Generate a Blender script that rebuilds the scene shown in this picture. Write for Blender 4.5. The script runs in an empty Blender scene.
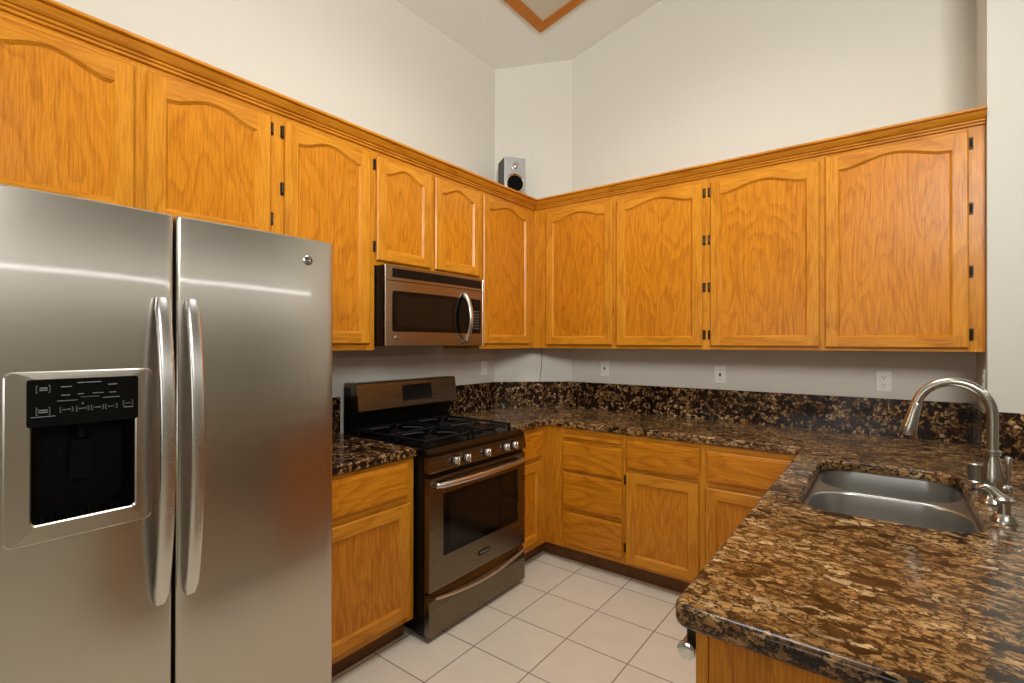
import bpy, bmesh, math, random
from mathutils import Vector, Matrix

random.seed(7)
C = bpy.context.scene.collection
SC = bpy.context.scene
PI = math.pi

# ------------------------------------------------------------------ camera
cam_d = bpy.data.cameras.new('camera')
cam = bpy.data.objects.new('camera', cam_d)
C.objects.link(cam)
SC.camera = cam
CX, CY, CZ = 2.41692, -3.37367, 1.40829
YAW, PITCH, ROLL, FPX = 0.6470826, 0.0031971, 0.0016229, 499.244
cam_d.sensor_width = 36.0
cam_d.lens = FPX / 1024 * 36.0
cam_d.clip_start = 0.02
_F = Vector((-math.sin(YAW) * math.cos(PITCH), math.cos(YAW) * math.cos(PITCH), math.sin(PITCH)))
_R = Vector((math.cos(YAW), math.sin(YAW), 0))
_U = _R.cross(_F)
_R2 = _R * math.cos(ROLL) + _U * math.sin(ROLL)
_U2 = -_R * math.sin(ROLL) + _U * math.cos(ROLL)
cam.matrix_world = Matrix(((_R2.x, _U2.x, -_F.x, CX), (_R2.y, _U2.y, -_F.y, CY), (_R2.z, _U2.z, -_F.z, CZ), (0, 0, 0, 1)))

# ------------------------------------------------------------------ light and exposure
SC.view_settings.view_transform = 'Standard'
SC.view_settings.look = 'None'
SC.view_settings.exposure = 0.0
SC.view_settings.gamma = 1.0
SC.view_settings.use_curve_mapping = False
world = bpy.data.worlds.new('world')
SC.world = world
world.use_nodes = True
world.node_tree.nodes['Background'].inputs[0].default_value = (0.9, 0.95, 1.0, 1)
world.node_tree.nodes['Background'].inputs[1].default_value = 0.6


def area(name, loc, target, sx, sy, power, color=(1, 1, 1), spread=PI):
    d = bpy.data.lights.new(name, 'AREA')
    d.shape = 'RECTANGLE'
    d.size, d.size_y = sx, sy
    d.energy = power
    d.color = color
    d.spread = spread
    o = bpy.data.objects.new(name, d)
    C.objects.link(o)
    o.location = loc
    o.rotation_euler = (Vector(target) - Vector(loc)).to_track_quat('-Z', 'Y').to_euler()
    return o


area('overhead_room_light', (1.85, -1.85, 3.76), (1.80, -1.80, 0.0), 1.3, 1.3, 31, (1.0, 0.99, 0.98), math.radians(140))
area('bounced_flash', (3.70, -4.7, 3.1), (2.1, -0.3, 2.75), 1.5, 1.0, 25, (1.0, 0.995, 0.99), math.radians(72))
area('side_flash', (3.85, -4.3, 2.9), (0.3, -2.45, 2.75), 1.4, 1.0, 24, (1.0, 0.995, 0.99), math.radians(72))
area('window_daylight', (1.7, -6.9, 1.55), (1.7, 0, 1.4), 1.7, 1.2, 18, (1.0, 0.98, 0.95))
area('fridge_streak_light', (3.6, -2.0, 1.885), (0.8, -2.0, 1.75), 3.2, 0.025, 4.0, (1.0, 0.98, 0.95))  # unseen strip, no real fixture: added to draw the bright streak on the fridge


# ------------------------------------------------------------------ node helpers
def new_mat(name):
    m = bpy.data.materials.new(name)
    m.use_nodes = True
    nt = m.node_tree
    nt.nodes.clear()
    out = nt.nodes.new('ShaderNodeOutputMaterial')
    b = nt.nodes.new('ShaderNodeBsdfPrincipled')
    nt.links.new(b.outputs[0], out.inputs[0])
    return m, nt, b


def N(nt, kind, **kw):
    n = nt.nodes.new(kind)
    for k, v in kw.items():
        if k.startswith('i_'):
            n.inputs[k[2:].replace('_', ' ')].default_value = v
        else:
            setattr(n, k, v)
    return n


def ramp(nt, stops, interp='LINEAR'):
    r = nt.nodes.new('ShaderNodeValToRGB')
    r.color_ramp.interpolation = interp
    el = r.color_ramp.elements
    while len(el) < len(stops):
        el.new(0.5)
    for e, (p, c) in zip(el, stops):
        e.position = p
        e.color = (c[0], c[1], c[2], 1)
    return r


def srgb(r, g, b):
    f = lambda c: (c / 255 / 12.92) if c / 255 <= 0.04045 else ((c / 255 + 0.055) / 1.055) ** 2.4
    return (f(r), f(g), f(b))


def plain(name, col, rough=0.5, metal=0.0, spec=0.5, coat=0.0):
    m, nt, b = new_mat(name)
    b.inputs['Base Color'].default_value = (*col, 1)
    b.inputs['Roughness'].default_value = rough
    b.inputs['Metallic'].default_value = metal
    b.inputs['Specular IOR Level'].default_value = spec
    b.inputs['Coat Weight'].default_value = coat
    return m


def mathn(nt, op, a, b=None, c=None):
    n = nt.nodes.new('ShaderNodeMath')
    n.operation = op
    for i, v in enumerate((a, b, c)):
        if v is None:
            continue
        if isinstance(v, (int, float)):
            n.inputs[i].default_value = v
        else:
            nt.links.new(v, n.inputs[i])
    return n.outputs[0]


def mix_col(nt, fac, a, b, blend='MIX'):
    n = nt.nodes.new('ShaderNodeMix')
    n.data_type = 'RGBA'
    n.blend_type = blend
    for sock, v in ((n.inputs[0], fac), (n.inputs[6], a), (n.inputs[7], b)):
        if isinstance(v, (int, float)):
            sock.default_value = v
        elif isinstance(v, tuple):
            sock.default_value = (*v, 1)
        else:
            nt.links.new(v, sock)
    return n.outputs[2]


def oak(name, grain_axis, light, dark, rings=9.0, figure=0.5, rough=0.30):
    """grain runs along grain_axis ('x' or 'z') of the object's own space"""
    m, nt, b = new_mat(name)
    tc = N(nt, 'ShaderNodeTexCoord')
    oi = N(nt, 'ShaderNodeObjectInfo')
    addv = N(nt, 'ShaderNodeVectorMath', operation='MULTIPLY_ADD')
    nt.links.new(tc.outputs['Object'], addv.inputs[0])
    addv.inputs[1].default_value = (1, 1, 1)
    sc = N(nt, 'ShaderNodeVectorMath', operation='SCALE')
    sc.inputs[0].default_value = (31.7, 17.3, 23.9)
    nt.links.new(oi.outputs['Random'], sc.inputs['Scale'])
    nt.links.new(sc.outputs[0], addv.inputs[2])

    def mapped(along, across):
        mp = N(nt, 'ShaderNodeMapping')
        s = [across, across, across]
        s['xyz'.index(grain_axis)] = along
        mp.inputs['Scale'].default_value = s
        nt.links.new(addv.outputs[0], mp.inputs[0])
        return mp.outputs[0]
    big = N(nt, 'ShaderNodeTexNoise', i_Scale=1.0, i_Detail=2.0, i_Roughness=0.5)
    nt.links.new(mapped(1.4, 5.0), big.inputs['Vector'])
    v = mathn(nt, 'MULTIPLY', big.outputs[0], rings)
    wob = N(nt, 'ShaderNodeTexNoise', i_Scale=1.0, i_Detail=3.0, i_Roughness=0.6)
    nt.links.new(mapped(9.0, 45.0), wob.inputs['Vector'])
    v = mathn(nt, 'MULTIPLY_ADD', wob.outputs[0], 0.35, v)
    fr = mathn(nt, 'FRACT', v)
    tri = mathn(nt, 'POWER', mathn(nt, 'MULTIPLY', mathn(nt, 'MINIMUM', fr, mathn(nt, 'MULTIPLY', mathn(nt, 'SUBTRACT', 1.0, fr), 4.0)), 1.25), 2.2)
    fine = N(nt, 'ShaderNodeTexNoise', i_Scale=1.0, i_Detail=3.0, i_Roughness=0.65)
    nt.links.new(mapped(9.0, 170.0), fine.inputs['Vector'])
    pores = ramp(nt, [(0.42, (1, 1, 1)), (0.58, (0, 0, 0))])
    nt.links.new(fine.outputs[0], pores.inputs[0])
    tone = N(nt, 'ShaderNodeTexNoise', i_Scale=1.0, i_Detail=1.0)
    nt.links.new(mapped(0.6, 2.2), tone.inputs['Vector'])
    f1 = mathn(nt, 'MULTIPLY', tri, figure)
    f2 = mathn(nt, 'MULTIPLY_ADD', pores.outputs[0], 0.36, f1)
    f3 = mathn(nt, 'MULTIPLY_ADD', tone.outputs[0], 0.45, mathn(nt, 'SUBTRACT', f2, 0.24))
    col = ramp(nt, [(0.0, light), (0.85, dark)])
    nt.links.new(f3, col.inputs[0])
    nt.links.new(col.outputs[0], b.inputs['Base Color'])
    b.inputs['Roughness'].default_value = rough
    b.inputs['Coat Weight'].default_value = 0.08
    b.inputs['Coat Roughness'].default_value = 0.2
    b.inputs['Specular IOR Level'].default_value = 0.24
    bp = N(nt, 'ShaderNodeBump', i_Strength=0.12, i_Distance=0.002)
    nt.links.new(pores.outputs[0], bp.inputs['Height'])
    nt.links.new(bp.outputs[0], b.inputs['Normal'])
    return m


OL = (0.67, 0.270, 0.018)
OD = (0.40, 0.118, 0.004)
M = {}
M['oak_v'] = oak('oak_vertical_grain', 'z', OL, OD, 5.0, 0.35)
M['oak_h'] = oak('oak_horizontal_grain', 'x', OL, OD, 5.0, 0.35)
M['oak_hy'] = oak('oak_trim_grain', 'y', OL, OD, 5.0, 0.35)
M['oak_p'] = oak('oak_veneer_panel', 'z', (0.64, 0.233, 0.011), (0.36, 0.100, 0.002), 13.0, 0.32)
M['oak_d'] = oak('oak_drawer_grain', 'x', (0.64, 0.234, 0.012), (0.36, 0.100, 0.002), 10.0, 0.40)
M['oak_trim'] = oak('oak_ceiling_trim', 'x', (0.56, 0.19, 0.014), (0.42, 0.125, 0.008), 5.0, 0.35)
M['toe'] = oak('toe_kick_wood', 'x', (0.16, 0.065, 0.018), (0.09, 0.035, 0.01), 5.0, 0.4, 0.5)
M['bronze'] = plain('dark_bronze', (0.03, 0.02, 0.012), 0.35, 0.7)
M['black'] = plain('black_plastic', (0.004, 0.004, 0.004), 0.35, 0, 0.25)
M['black_gloss'] = plain('black_glass', (0.003, 0.003, 0.003), 0.08, 0, 0.22)
M['black_enamel'] = plain('black_enamel', (0.003, 0.003, 0.003), 0.16, 0, 0.3)
M['cast_iron'] = plain('cast_iron', (0.005, 0.005, 0.005), 0.5, 0, 0.3)
M['grey_side'] = plain('grey_painted_steel', (0.10, 0.10, 0.095), 0.45)
M['white_plastic'] = plain('white_plastic', (0.80, 0.78, 0.71), 0.4)
M['slot'] = plain('slot_dark', (0.02, 0.018, 0.015), 0.6)
M['silver'] = plain('silver_plastic', (0.43, 0.425, 0.40), 0.32, 0.35)
M['recess'] = plain('recess_black', (0.002, 0.002, 0.002), 0.5, 0, 0.10)
M['cone'] = plain('speaker_cone', (0.003, 0.003, 0.003), 0.7, 0, 0.05)
M['text'] = plain('printed_text', (0.55, 0.55, 0.55), 0.5)
M['text_dim'] = plain('printed_text_dim', (0.22, 0.22, 0.22), 0.5)
M['display'] = plain('display_glass', (0.006, 0.006, 0.007), 0.1)
M['chrome'] = plain('chrome', (0.75, 0.75, 0.74), 0.10, 1.0)
M['wire'] = plain('grey_wire', (0.12, 0.115, 0.10), 0.5)


def steel(name, col, rough, aniso_axis='z', strength=0.25, scale=420.0, var=0.05):
    m, nt, b = new_mat(name)
    b.inputs['Metallic'].default_value = 1.0
    tc = N(nt, 'ShaderNodeTexCoord')
    mp = N(nt, 'ShaderNodeMapping')
    s = [scale, scale, scale]
    if aniso_axis:
        for ax in aniso_axis:
            s['xyz'.index(ax)] = 1.5
    mp.inputs['Scale'].default_value = s
    nt.links.new(tc.outputs['Object'], mp.inputs[0])
    n = N(nt, 'ShaderNodeTexNoise', i_Scale=1.0, i_Detail=2.0, i_Roughness=0.6)
    nt.links.new(mp.outputs[0], n.inputs['Vector'])
    mr = N(nt, 'ShaderNodeMapRange')
    mr.inputs['To Min'].default_value = rough - var
    mr.inputs['To Max'].default_value = rough + var
    nt.links.new(n.outputs[0], mr.inputs[0])
    nt.links.new(mr.outputs[0], b.inputs['Roughness'])
    c = mix_col(nt, n.outputs[0], tuple(x * 0.93 for x in col), tuple(min(1, x * 1.05) for x in col))
    nt.links.new(c, b.inputs['Base Color'])
    if strength:
        bp = N(nt, 'ShaderNodeBump', i_Strength=strength, i_Distance=0.0004)
        nt.links.new(n.outputs[0], bp.inputs['Height'])
        nt.links.new(bp.outputs[0], b.inputs['Normal'])
    return m


M['fridge_steel'] = steel('brushed_steel_fridge', (0.60, 0.562, 0.495), 0.25, 'x', 0.0, var=0.02)
for _n in M['fridge_steel'].node_tree.nodes:
    if _n.type == 'BSDF_PRINCIPLED':
        _n.inputs['Coat Weight'].default_value = 1.0
        _n.inputs['Coat Roughness'].default_value = 0.05
M['steel'] = steel('brushed_steel', (0.20, 0.165, 0.115), 0.27, 'x', 0.05)
M['pale_steel'] = steel('pale_steel', (0.52, 0.45, 0.37), 0.30, 'x', 0.04)
M['microwave_steel'] = steel('microwave_steel', (0.32, 0.275, 0.21), 0.25, 'x', 0.03)
M['handle_steel'] = steel('satin_steel_handle', (0.70, 0.68, 0.64), 0.26, None, 0.0)
M['sink_steel'] = steel('satin_steel_sink', (0.54, 0.54, 0.51), 0.30, None, 0.0, var=0.0)
M['nickel'] = steel('brushed_nickel', (0.48, 0.45, 0.39), 0.25, None, 0.0)


def granite_mat(name, stretch, dk, dk2, ew):
    m, nt, b = new_mat(name)
    tc = N(nt, 'ShaderNodeTexCoord')
    nz = N(nt, 'ShaderNodeTexNoise', i_Scale=30.0, i_Detail=5.0, i_Roughness=0.65)
    nt.links.new(tc.outputs['Object'], nz.inputs['Vector'])
    off = N(nt, 'ShaderNodeVectorMath', operation='MULTIPLY_ADD')
    nt.links.new(nz.outputs['Color'], off.inputs[0])
    off.inputs[1].default_value = (0.060, 0.060, 0.060)
    st = N(nt, 'ShaderNodeVectorMath', operation='MULTIPLY')
    st.inputs[1].default_value = stretch
    nt.links.new(tc.outputs['Object'], st.inputs[0])
    nt.links.new(st.outputs[0], off.inputs[2])
    nt.links.new(st.outputs[0], nz.inputs['Vector'])

    def vor(scale, feature='F1'):
        v = N(nt, 'ShaderNodeTexVoronoi', feature=feature)
        v.inputs['Scale'].default_value = scale
        nt.links.new(off.outputs[0], v.inputs['Vector'])
        return v
    v1, e1, v2 = vor(44.0), vor(44.0, 'DISTANCE_TO_EDGE'), vor(120.0)
    sep = N(nt, 'ShaderNodeSeparateColor')
    nt.links.new(v1.outputs['Color'], sep.inputs[0])
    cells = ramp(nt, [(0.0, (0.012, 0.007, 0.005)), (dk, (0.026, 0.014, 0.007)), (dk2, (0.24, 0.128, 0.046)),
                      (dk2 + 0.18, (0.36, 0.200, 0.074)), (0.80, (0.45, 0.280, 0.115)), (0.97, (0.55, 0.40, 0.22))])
    nt.links.new(sep.outputs[0], cells.inputs[0])
    sep2 = N(nt, 'ShaderNodeSeparateColor')
    nt.links.new(v2.outputs['Color'], sep2.inputs[0])
    spk = ramp(nt, [(0.0, (0.16, 0.13, 0.11)), (0.36, (0.70, 0.65, 0.60)), (1.0, (1.3, 1.25, 1.2))])
    nt.links.new(sep2.outputs[1], spk.inputs[0])
    c1 = mix_col(nt, 1.0, cells.outputs[0], spk.outputs[0], 'MULTIPLY')
    fine = N(nt, 'ShaderNodeTexNoise', i_Scale=70.0, i_Detail=4.0, i_Roughness=0.7)
    nt.links.new(tc.outputs['Object'], fine.inputs['Vector'])
    ed = mathn(nt, 'MULTIPLY_ADD', mathn(nt, 'SUBTRACT', fine.outputs[0], 0.5), 0.45, e1.outputs['Distance'])
    edge = ramp(nt, [(ew - 0.05, (0, 0, 0)), (ew + 0.05, (1, 1, 1))])
    nt.links.new(ed, edge.inputs[0])
    c2 = mix_col(nt, edge.outputs[0], (0.022, 0.011, 0.006), c1)
    lg = N(nt, 'ShaderNodeTexNoise', i_Scale=6.0, i_Detail=2.0)
    nt.links.new(tc.outputs['Object'], lg.inputs['Vector'])
    lr = ramp(nt, [(0.30, (0.55, 0.52, 0.50)), (0.65, (1.1, 1.08, 1.05))])
    nt.links.new(lg.outputs[0], lr.inputs[0])
    c3 = mix_col(nt, 1.0, c2, lr.outputs[0], 'MULTIPLY')
    nt.links.new(c3, b.inputs['Base Color'])
    b.inputs['Roughness'].default_value = 0.16
    b.inputs['Specular IOR Level'].default_value = 0.35
    return m


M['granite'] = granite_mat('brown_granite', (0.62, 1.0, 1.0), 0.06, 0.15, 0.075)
M['granite_shaded'] = granite_mat('brown_granite_shaded', (1.0, 1.0, 1.0), 0.36, 0.48, 0.12)  # same stone; dimness of splash and small counter put into the colour


def paint(name, col, rough=0.75, bump=0.06):
    m, nt, b = new_mat(name)
    tc = N(nt, 'ShaderNodeTexCoord')
    n = N(nt, 'ShaderNodeTexNoise', i_Scale=90.0, i_Detail=3.0)
    nt.links.new(tc.outputs['Object'], n.inputs['Vector'])
    c = mix_col(nt, n.outputs[0], tuple(x * 0.985 for x in col), tuple(min(1, x * 1.01) for x in col))
    nt.links.new(c, b.inputs['Base Color'])
    b.inputs['Roughness'].default_value = rough
    b.inputs['Specular IOR Level'].default_value = 0.25
    bp = N(nt, 'ShaderNodeBump', i_Strength=bump, i_Distance=0.002)
    nt.links.new(n.outputs[0], bp.inputs['Height'])
    nt.links.new(bp.outputs[0], b.inputs['Normal'])
    return m


M['wall'] = paint('cream_wall_paint', (0.645, 0.618, 0.53))
M['ceil'] = paint('white_ceiling_paint', (0.83, 0.845, 0.80))
M['panel_beige'] = paint('beige_panel_paint', (0.60, 0.54, 0.43))


def tile_mat():
    m, nt, b = new_mat('beige_floor_tile')
    geo = N(nt, 'ShaderNodeNewGeometry')
    sp = N(nt, 'ShaderNodeSeparateXYZ')
    nt.links.new(geo.outputs['Position'], sp.inputs[0])
    T, X0, Y0, G = 0.3110, 0.877, -1.003, 0.0045
    tx = mathn(nt, 'DIVIDE', mathn(nt, 'SUBTRACT', sp.outputs[0], X0 - 31.1), T)
    ty = mathn(nt, 'DIVIDE', mathn(nt, 'SUBTRACT', sp.outputs[1], Y0 - 31.1), T)
    fx, fy = mathn(nt, 'FRACT', tx), mathn(nt, 'FRACT', ty)

    def edge(f):
        a = mathn(nt, 'MINIMUM', f, mathn(nt, 'SUBTRACT', 1.0, f))
        mr = N(nt, 'ShaderNodeMapRange', interpolation_type='SMOOTHSTEP')
        mr.inputs['From Min'].default_value = G / T * 0.45
        mr.inputs['From Max'].default_value = G / T * 0.9
        nt.links.new(a, mr.inputs[0])
        return mr.outputs[0]
    tilemask = mathn(nt, 'MINIMUM', edge(fx), edge(fy))
    cmb = N(nt, 'ShaderNodeCombineXYZ')
    nt.links.new(mathn(nt, 'FLOOR', tx), cmb.inputs[0])
    nt.links.new(mathn(nt, 'FLOOR', ty), cmb.inputs[1])
    wn = N(nt, 'ShaderNodeTexWhiteNoise')
    nt.links.new(cmb.outputs[0], wn.inputs[0])
    n = N(nt, 'ShaderNodeTexNoise', i_Scale=9.0, i_Detail=4.0, i_Roughness=0.6)
    nt.links.new(geo.outputs['Position'], n.inputs['Vector'])
    f = mathn(nt, 'MULTIPLY_ADD', wn.outputs[0], 0.30, mathn(nt, 'MULTIPLY', n.outputs[0], 0.7))
    col = ramp(nt, [(0.2, (0.78, 0.70, 0.56)), (0.8, (0.88, 0.81, 0.67))])
    nt.links.new(f, col.inputs[0])
    c = mix_col(nt, tilemask, (0.34, 0.28, 0.21), col.outputs[0])
    nt.links.new(c, b.inputs['Base Color'])
    rr = N(nt, 'ShaderNodeMapRange')
    rr.inputs['To Min'].default_value = 0.8
    rr.inputs['To Max'].default_value = 0.33
    nt.links.new(tilemask, rr.inputs[0])
    nt.links.new(rr.outputs[0], b.inputs['Roughness'])
    bp = N(nt, 'ShaderNodeBump', i_Strength=0.5, i_Distance=0.003)
    nt.links.new(tilemask, bp.inputs['Height'])
    nt.links.new(bp.outputs[0], b.inputs['Normal'])
    return m


M['tile'] = tile_mat()


# ------------------------------------------------------------------ mesh helpers
def BM():
    return bmesh.new()


def obj(name, bm, mats, parent=None, smooth=False, loc=None, rotz=None):
    if not isinstance(mats, (list, tuple)):
        mats = [mats]
    me = bpy.data.meshes.new(name)
    bmesh.ops.recalc_face_normals(bm, faces=bm.faces[:])
    bm.to_mesh(me)
    bm.free()
    for m in mats:
        me.materials.append(m)
    if smooth:
        for p in me.polygons:
            p.use_smooth = True
        me.set_sharp_from_angle(angle=math.radians(38))
    o = bpy.data.objects.new(name, me)
    C.objects.link(o)
    if parent is not None:
        o.parent = parent
    if loc is not None:
        o.location = loc
    if rotz is not None:
        o.rotation_euler = (0, 0, rotz)
    return o


def thing(name, label, cat, loc=(0, 0, 0), rotz=0.0, group=None):
    o = bpy.data.objects.new(name, None)
    C.objects.link(o)
    o.empty_display_size = 0.1
    o.location = loc
    o.rotation_euler = (0, 0, rotz)
    o['label'] = label
    o['category'] = cat
    if group:
        o['group'] = group
    return o


def tag(o, label, cat, group=None):
    o['label'] = label
    o['category'] = cat
    if group:
        o['group'] = group
    return o


def struct(name, bm, m, smooth=False):
    o = obj(name, bm, m, None, smooth)
    o['kind'] = 'structure'
    return o


def box(bm, x0, x1, y0, y1, z0, z1, bev=0.0, mi=0, seg=1):
    vs = [bm.verts.new((x, y, z)) for z in (z0, z1) for y in (y0, y1) for x in (x0, x1)]
    q = [(0, 1, 3, 2), (4, 6, 7, 5), (0, 4, 5, 1), (2, 3, 7, 6), (0, 2, 6, 4), (1, 5, 7, 3)]
    fs = [bm.faces.new([vs[i] for i in f]) for f in q]
    for f in fs:
        f.material_index = mi
    if bev > 0:
        es = list({e for f in fs for e in f.edges})
        r = bmesh.ops.bevel(bm, geom=es, offset=bev, segments=seg, profile=0.5, affect='EDGES')
        for f in r['faces']:
            f.material_index = mi
    return fs


def prism(bm, poly, a0, a1, axis='z', mi=0):
    """poly: 2-D loop; extruded along axis. axis z: (x,y); y: (x,z); x: (y,z)"""
    def P(p, a):
        return {'z': (p[0], p[1], a), 'y': (p[0], a, p[1]), 'x': (a, p[0], p[1])}[axis]
    lo = [bm.verts.new(P(p, a0)) for p in poly]
    hi = [bm.verts.new(P(p, a1)) for p in poly]
    n = len(poly)
    fs = [bm.faces.new(lo), bm.faces.new(hi[::-1])]
    for i in range(n):
        fs.append(bm.faces.new((lo[i], lo[(i + 1) % n], hi[(i + 1) % n], hi[i])))
    for f in fs:
        f.material_index = mi
    return fs


def tube(bm, pts, rad, seg=12, mi=0, squash=None):
    """tube along pts; rad number or list; squash = (width factor, height factor)"""
    pts = [Vector(p) for p in pts]
    n = len(pts)
    rads = rad if isinstance(rad, (list, tuple)) else [rad] * n
    up = None
    rings = []
    for i in range(n):
        t = (pts[min(i + 1, n - 1)] - pts[max(i - 1, 0)]).normalized()
        if up is None:
            ref = Vector((0, 0, 1)) if abs(t.z) < 0.9 else Vector((0, 1, 0))
            u = t.cross(ref).normalized()
        else:
            u = (up - t * up.dot(t)).normalized()
        up = u
        v = t.cross(u)
        sx, sy = squash or (1, 1)
        rings.append([bm.verts.new(pts[i] + u * (rads[i] * sx * math.cos(2 * PI * k / seg)) + v * (rads[i] * sy * math.sin(2 * PI * k / seg))) for k in range(seg)])
    for i in range(n - 1):
        for k in range(seg):
            f = bm.faces.new((rings[i][k], rings[i][(k + 1) % seg], rings[i + 1][(k + 1) % seg], rings[i + 1][k]))
            f.material_index = mi
    for r in (rings[0][::-1], rings[-1]):
        f = bm.faces.new(r)
        f.material_index = mi


def lathe(bm, prof, c=(0, 0, 0), axis='z', seg=24, mi=0, caps=True):
    """prof: list of (radius, height) along axis"""
    rings = []
    for r, h in prof:
        ring = []
        for k in range(seg):
            a = 2 * PI * k / seg
            p, q = r * math.cos(a), r * math.sin(a)
            ring.append(bm.verts.new({'z': (c[0] + p, c[1] + q, c[2] + h), 'y': (c[0] + p, c[1] + h, c[2] + q), 'x': (c[0] + h, c[1] + p, c[2] + q)}[axis]))
        rings.append(ring)
    for i in range(len(rings) - 1):
        for k in range(seg):
            f = bm.faces.new((rings[i][k], rings[i][(k + 1) % seg], rings[i + 1][(k + 1) % seg], rings[i + 1][k]))
            f.material_index = mi
    if caps:
        for r in (rings[0][::-1], rings[-1]):
            f = bm.faces.new(r)
            f.material_index = mi


def text_bm(s, size, depth=0.0004):
    """text in the XZ plane facing -Y, centred on the origin"""
    cu = bpy.data.curves.new('lettering', 'FONT')
    cu.body = s
    cu.size = size
    cu.align_x = 'CENTER'
    cu.align_y = 'CENTER'
    cu.extrude = depth
    cu.resolution_u = 2
    to = bpy.data.objects.new('lettering', cu)
    C.objects.link(to)
    dg = bpy.context.evaluated_depsgraph_get()
    me = bpy.data.meshes.new_from_object(to.evaluated_get(dg))
    bm = BM()
    bm.from_mesh(me)
    bpy.data.objects.remove(to)
    bpy.data.curves.remove(cu)
    bpy.data.meshes.remove(me)
    bmesh.ops.rotate(bm, verts=bm.verts[:], cent=(0, 0, 0), matrix=Matrix.Rotation(PI / 2, 3, 'X'))
    return bm


def merge(dst, src, off=(0, 0, 0)):
    me = bpy.data.meshes.new('tmp')
    bmesh.ops.translate(src, verts=src.verts[:], vec=off)
    src.to_mesh(me)
    src.free()
    dst.from_mesh(me)
    bpy.data.meshes.remove(me)


def rrect(x0, x1, z0, z1, r, n=5):
    pts = []
    for cx, cz, a0 in ((x1 - r, z1 - r, 0), (x0 + r, z1 - r, 90), (x0 + r, z0 + r, 180), (x1 - r, z0 + r, 270)):
        for k in range(n + 1):
            a = math.radians(a0 + 90 * k / n)
            pts.append((cx + r * math.cos(a), cz + r * math.sin(a)))
    return pts


# ------------------------------------------------------------------ room shell
XR, YS = 2.762, -0.358       # right stub wall and its return
RX, RY = 6.4, -6.7           # far ends of the room behind the camera
HC, KC = 3.51, 0.235         # ceiling height at the left wall and its slope


def ch(x):
    return HC + KC * x


bm = BM(); box(bm, -0.15, RX + 0.15, RY - 0.15, 0.15, -0.12, 0.0); struct('floor', bm, M['tile'])
bm = BM(); box(bm, -0.15, 0.0, RY - 0.15, 0.15, 0.0, ch(0)); struct('wall_left', bm, M['wall'])
bm = BM(); prism(bm, [(0.0, 0), (XR, 0), (XR, ch(XR)), (0.0, ch(0))], 0.0, 0.15, 'y'); struct('wall_back', bm, M['wall'])
bm = BM(); prism(bm, [(0.0, -0.40), (0.45, 0.0), (0.0, 0.0)], 0.0, ch(0.0) + 0.02, 'z')
for v in bm.verts:
    if v.co.z > 1:
        v.co.z = ch(v.co.x) + 0.01
struct('wall_corner', bm, M['wall'])
bm = BM(); prism(bm, [(XR, 0), (RX + 0.15, 0), (RX + 0.15, ch(RX + 0.15)), (XR, ch(XR))], YS, 0.15, 'y'); struct('wall_right', bm, M['wall'])
# rear wall with a window, plain far wall
bm = BM()
for x0, x1, z0, z1 in ((0, 0.85, 0, 2.1), (2.55, RX, 0, 2.1), (0.85, 2.55, 0, 0.95)):
    box(bm, x0, x1, RY - 0.15, RY, z0, z1)
prism(bm, [(0, 2.1), (RX, 2.1), (RX, ch(RX)), (0, ch(0))], RY - 0.15, RY, 'y')
struct('wall_rear', bm, M['wall'])
bm = BM()
box(bm, RX, RX + 0.15, RY - 0.15, YS, 0, ch(RX))
struct('wall_far', bm, M['wall'])
bm = BM()
prism(bm, [(-0.15, ch(-0.15)), (RX + 0.15, ch(RX + 0.15)), (RX + 0.15, ch(RX + 0.15) + 0.15), (-0.15, ch(-0.15) + 0.15)], RY - 0.15, 0.15, 'y')
struct('ceiling', bm, M['ceil'])

# oak framed panel on the sloped ceiling
ang = math.atan(KC)
pf = thing('ceiling_panel', 'square beige panel in an oak frame set on the sloped ceiling above the corner', 'ceiling panel', (0.446, -0.442, ch(0.446)))
pf.rotation_euler = (0, -ang, 0)
L = 1.25
W = 0.072
bm = BM()
prism(bm, [(0, 0), (L, 0), (L - W, -W), (W, -W)], -0.014, 0.0, 'z')
prism(bm, [(0, -L), (W, -L + W), (L - W, -L + W), (L, -L)], -0.014, 0.0, 'z')
prism(bm, [(0, 0), (W, -W), (W, -L + W), (0, -L)], -0.014, 0.0, 'z', 1)
prism(bm, [(L, 0), (L, -L), (L - W, -L + W), (L - W, -W)], -0.014, 0.0, 'z', 1)
obj('frame', bm, [M['oak_trim'], M['oak_trim']], pf)
bm = BM(); box(bm, W, L - W, -L + W, -W, -0.008, -0.001); obj('panel', bm, M['panel_beige'], pf)


# ------------------------------------------------------------------ cabinet doors and drawers
def arch(u, A):
    u = max(-1.0, min(1.0, u / 0.93))
    return A * (0.5 + 0.5 * math.cos(PI * u)) ** 0.85


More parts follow.
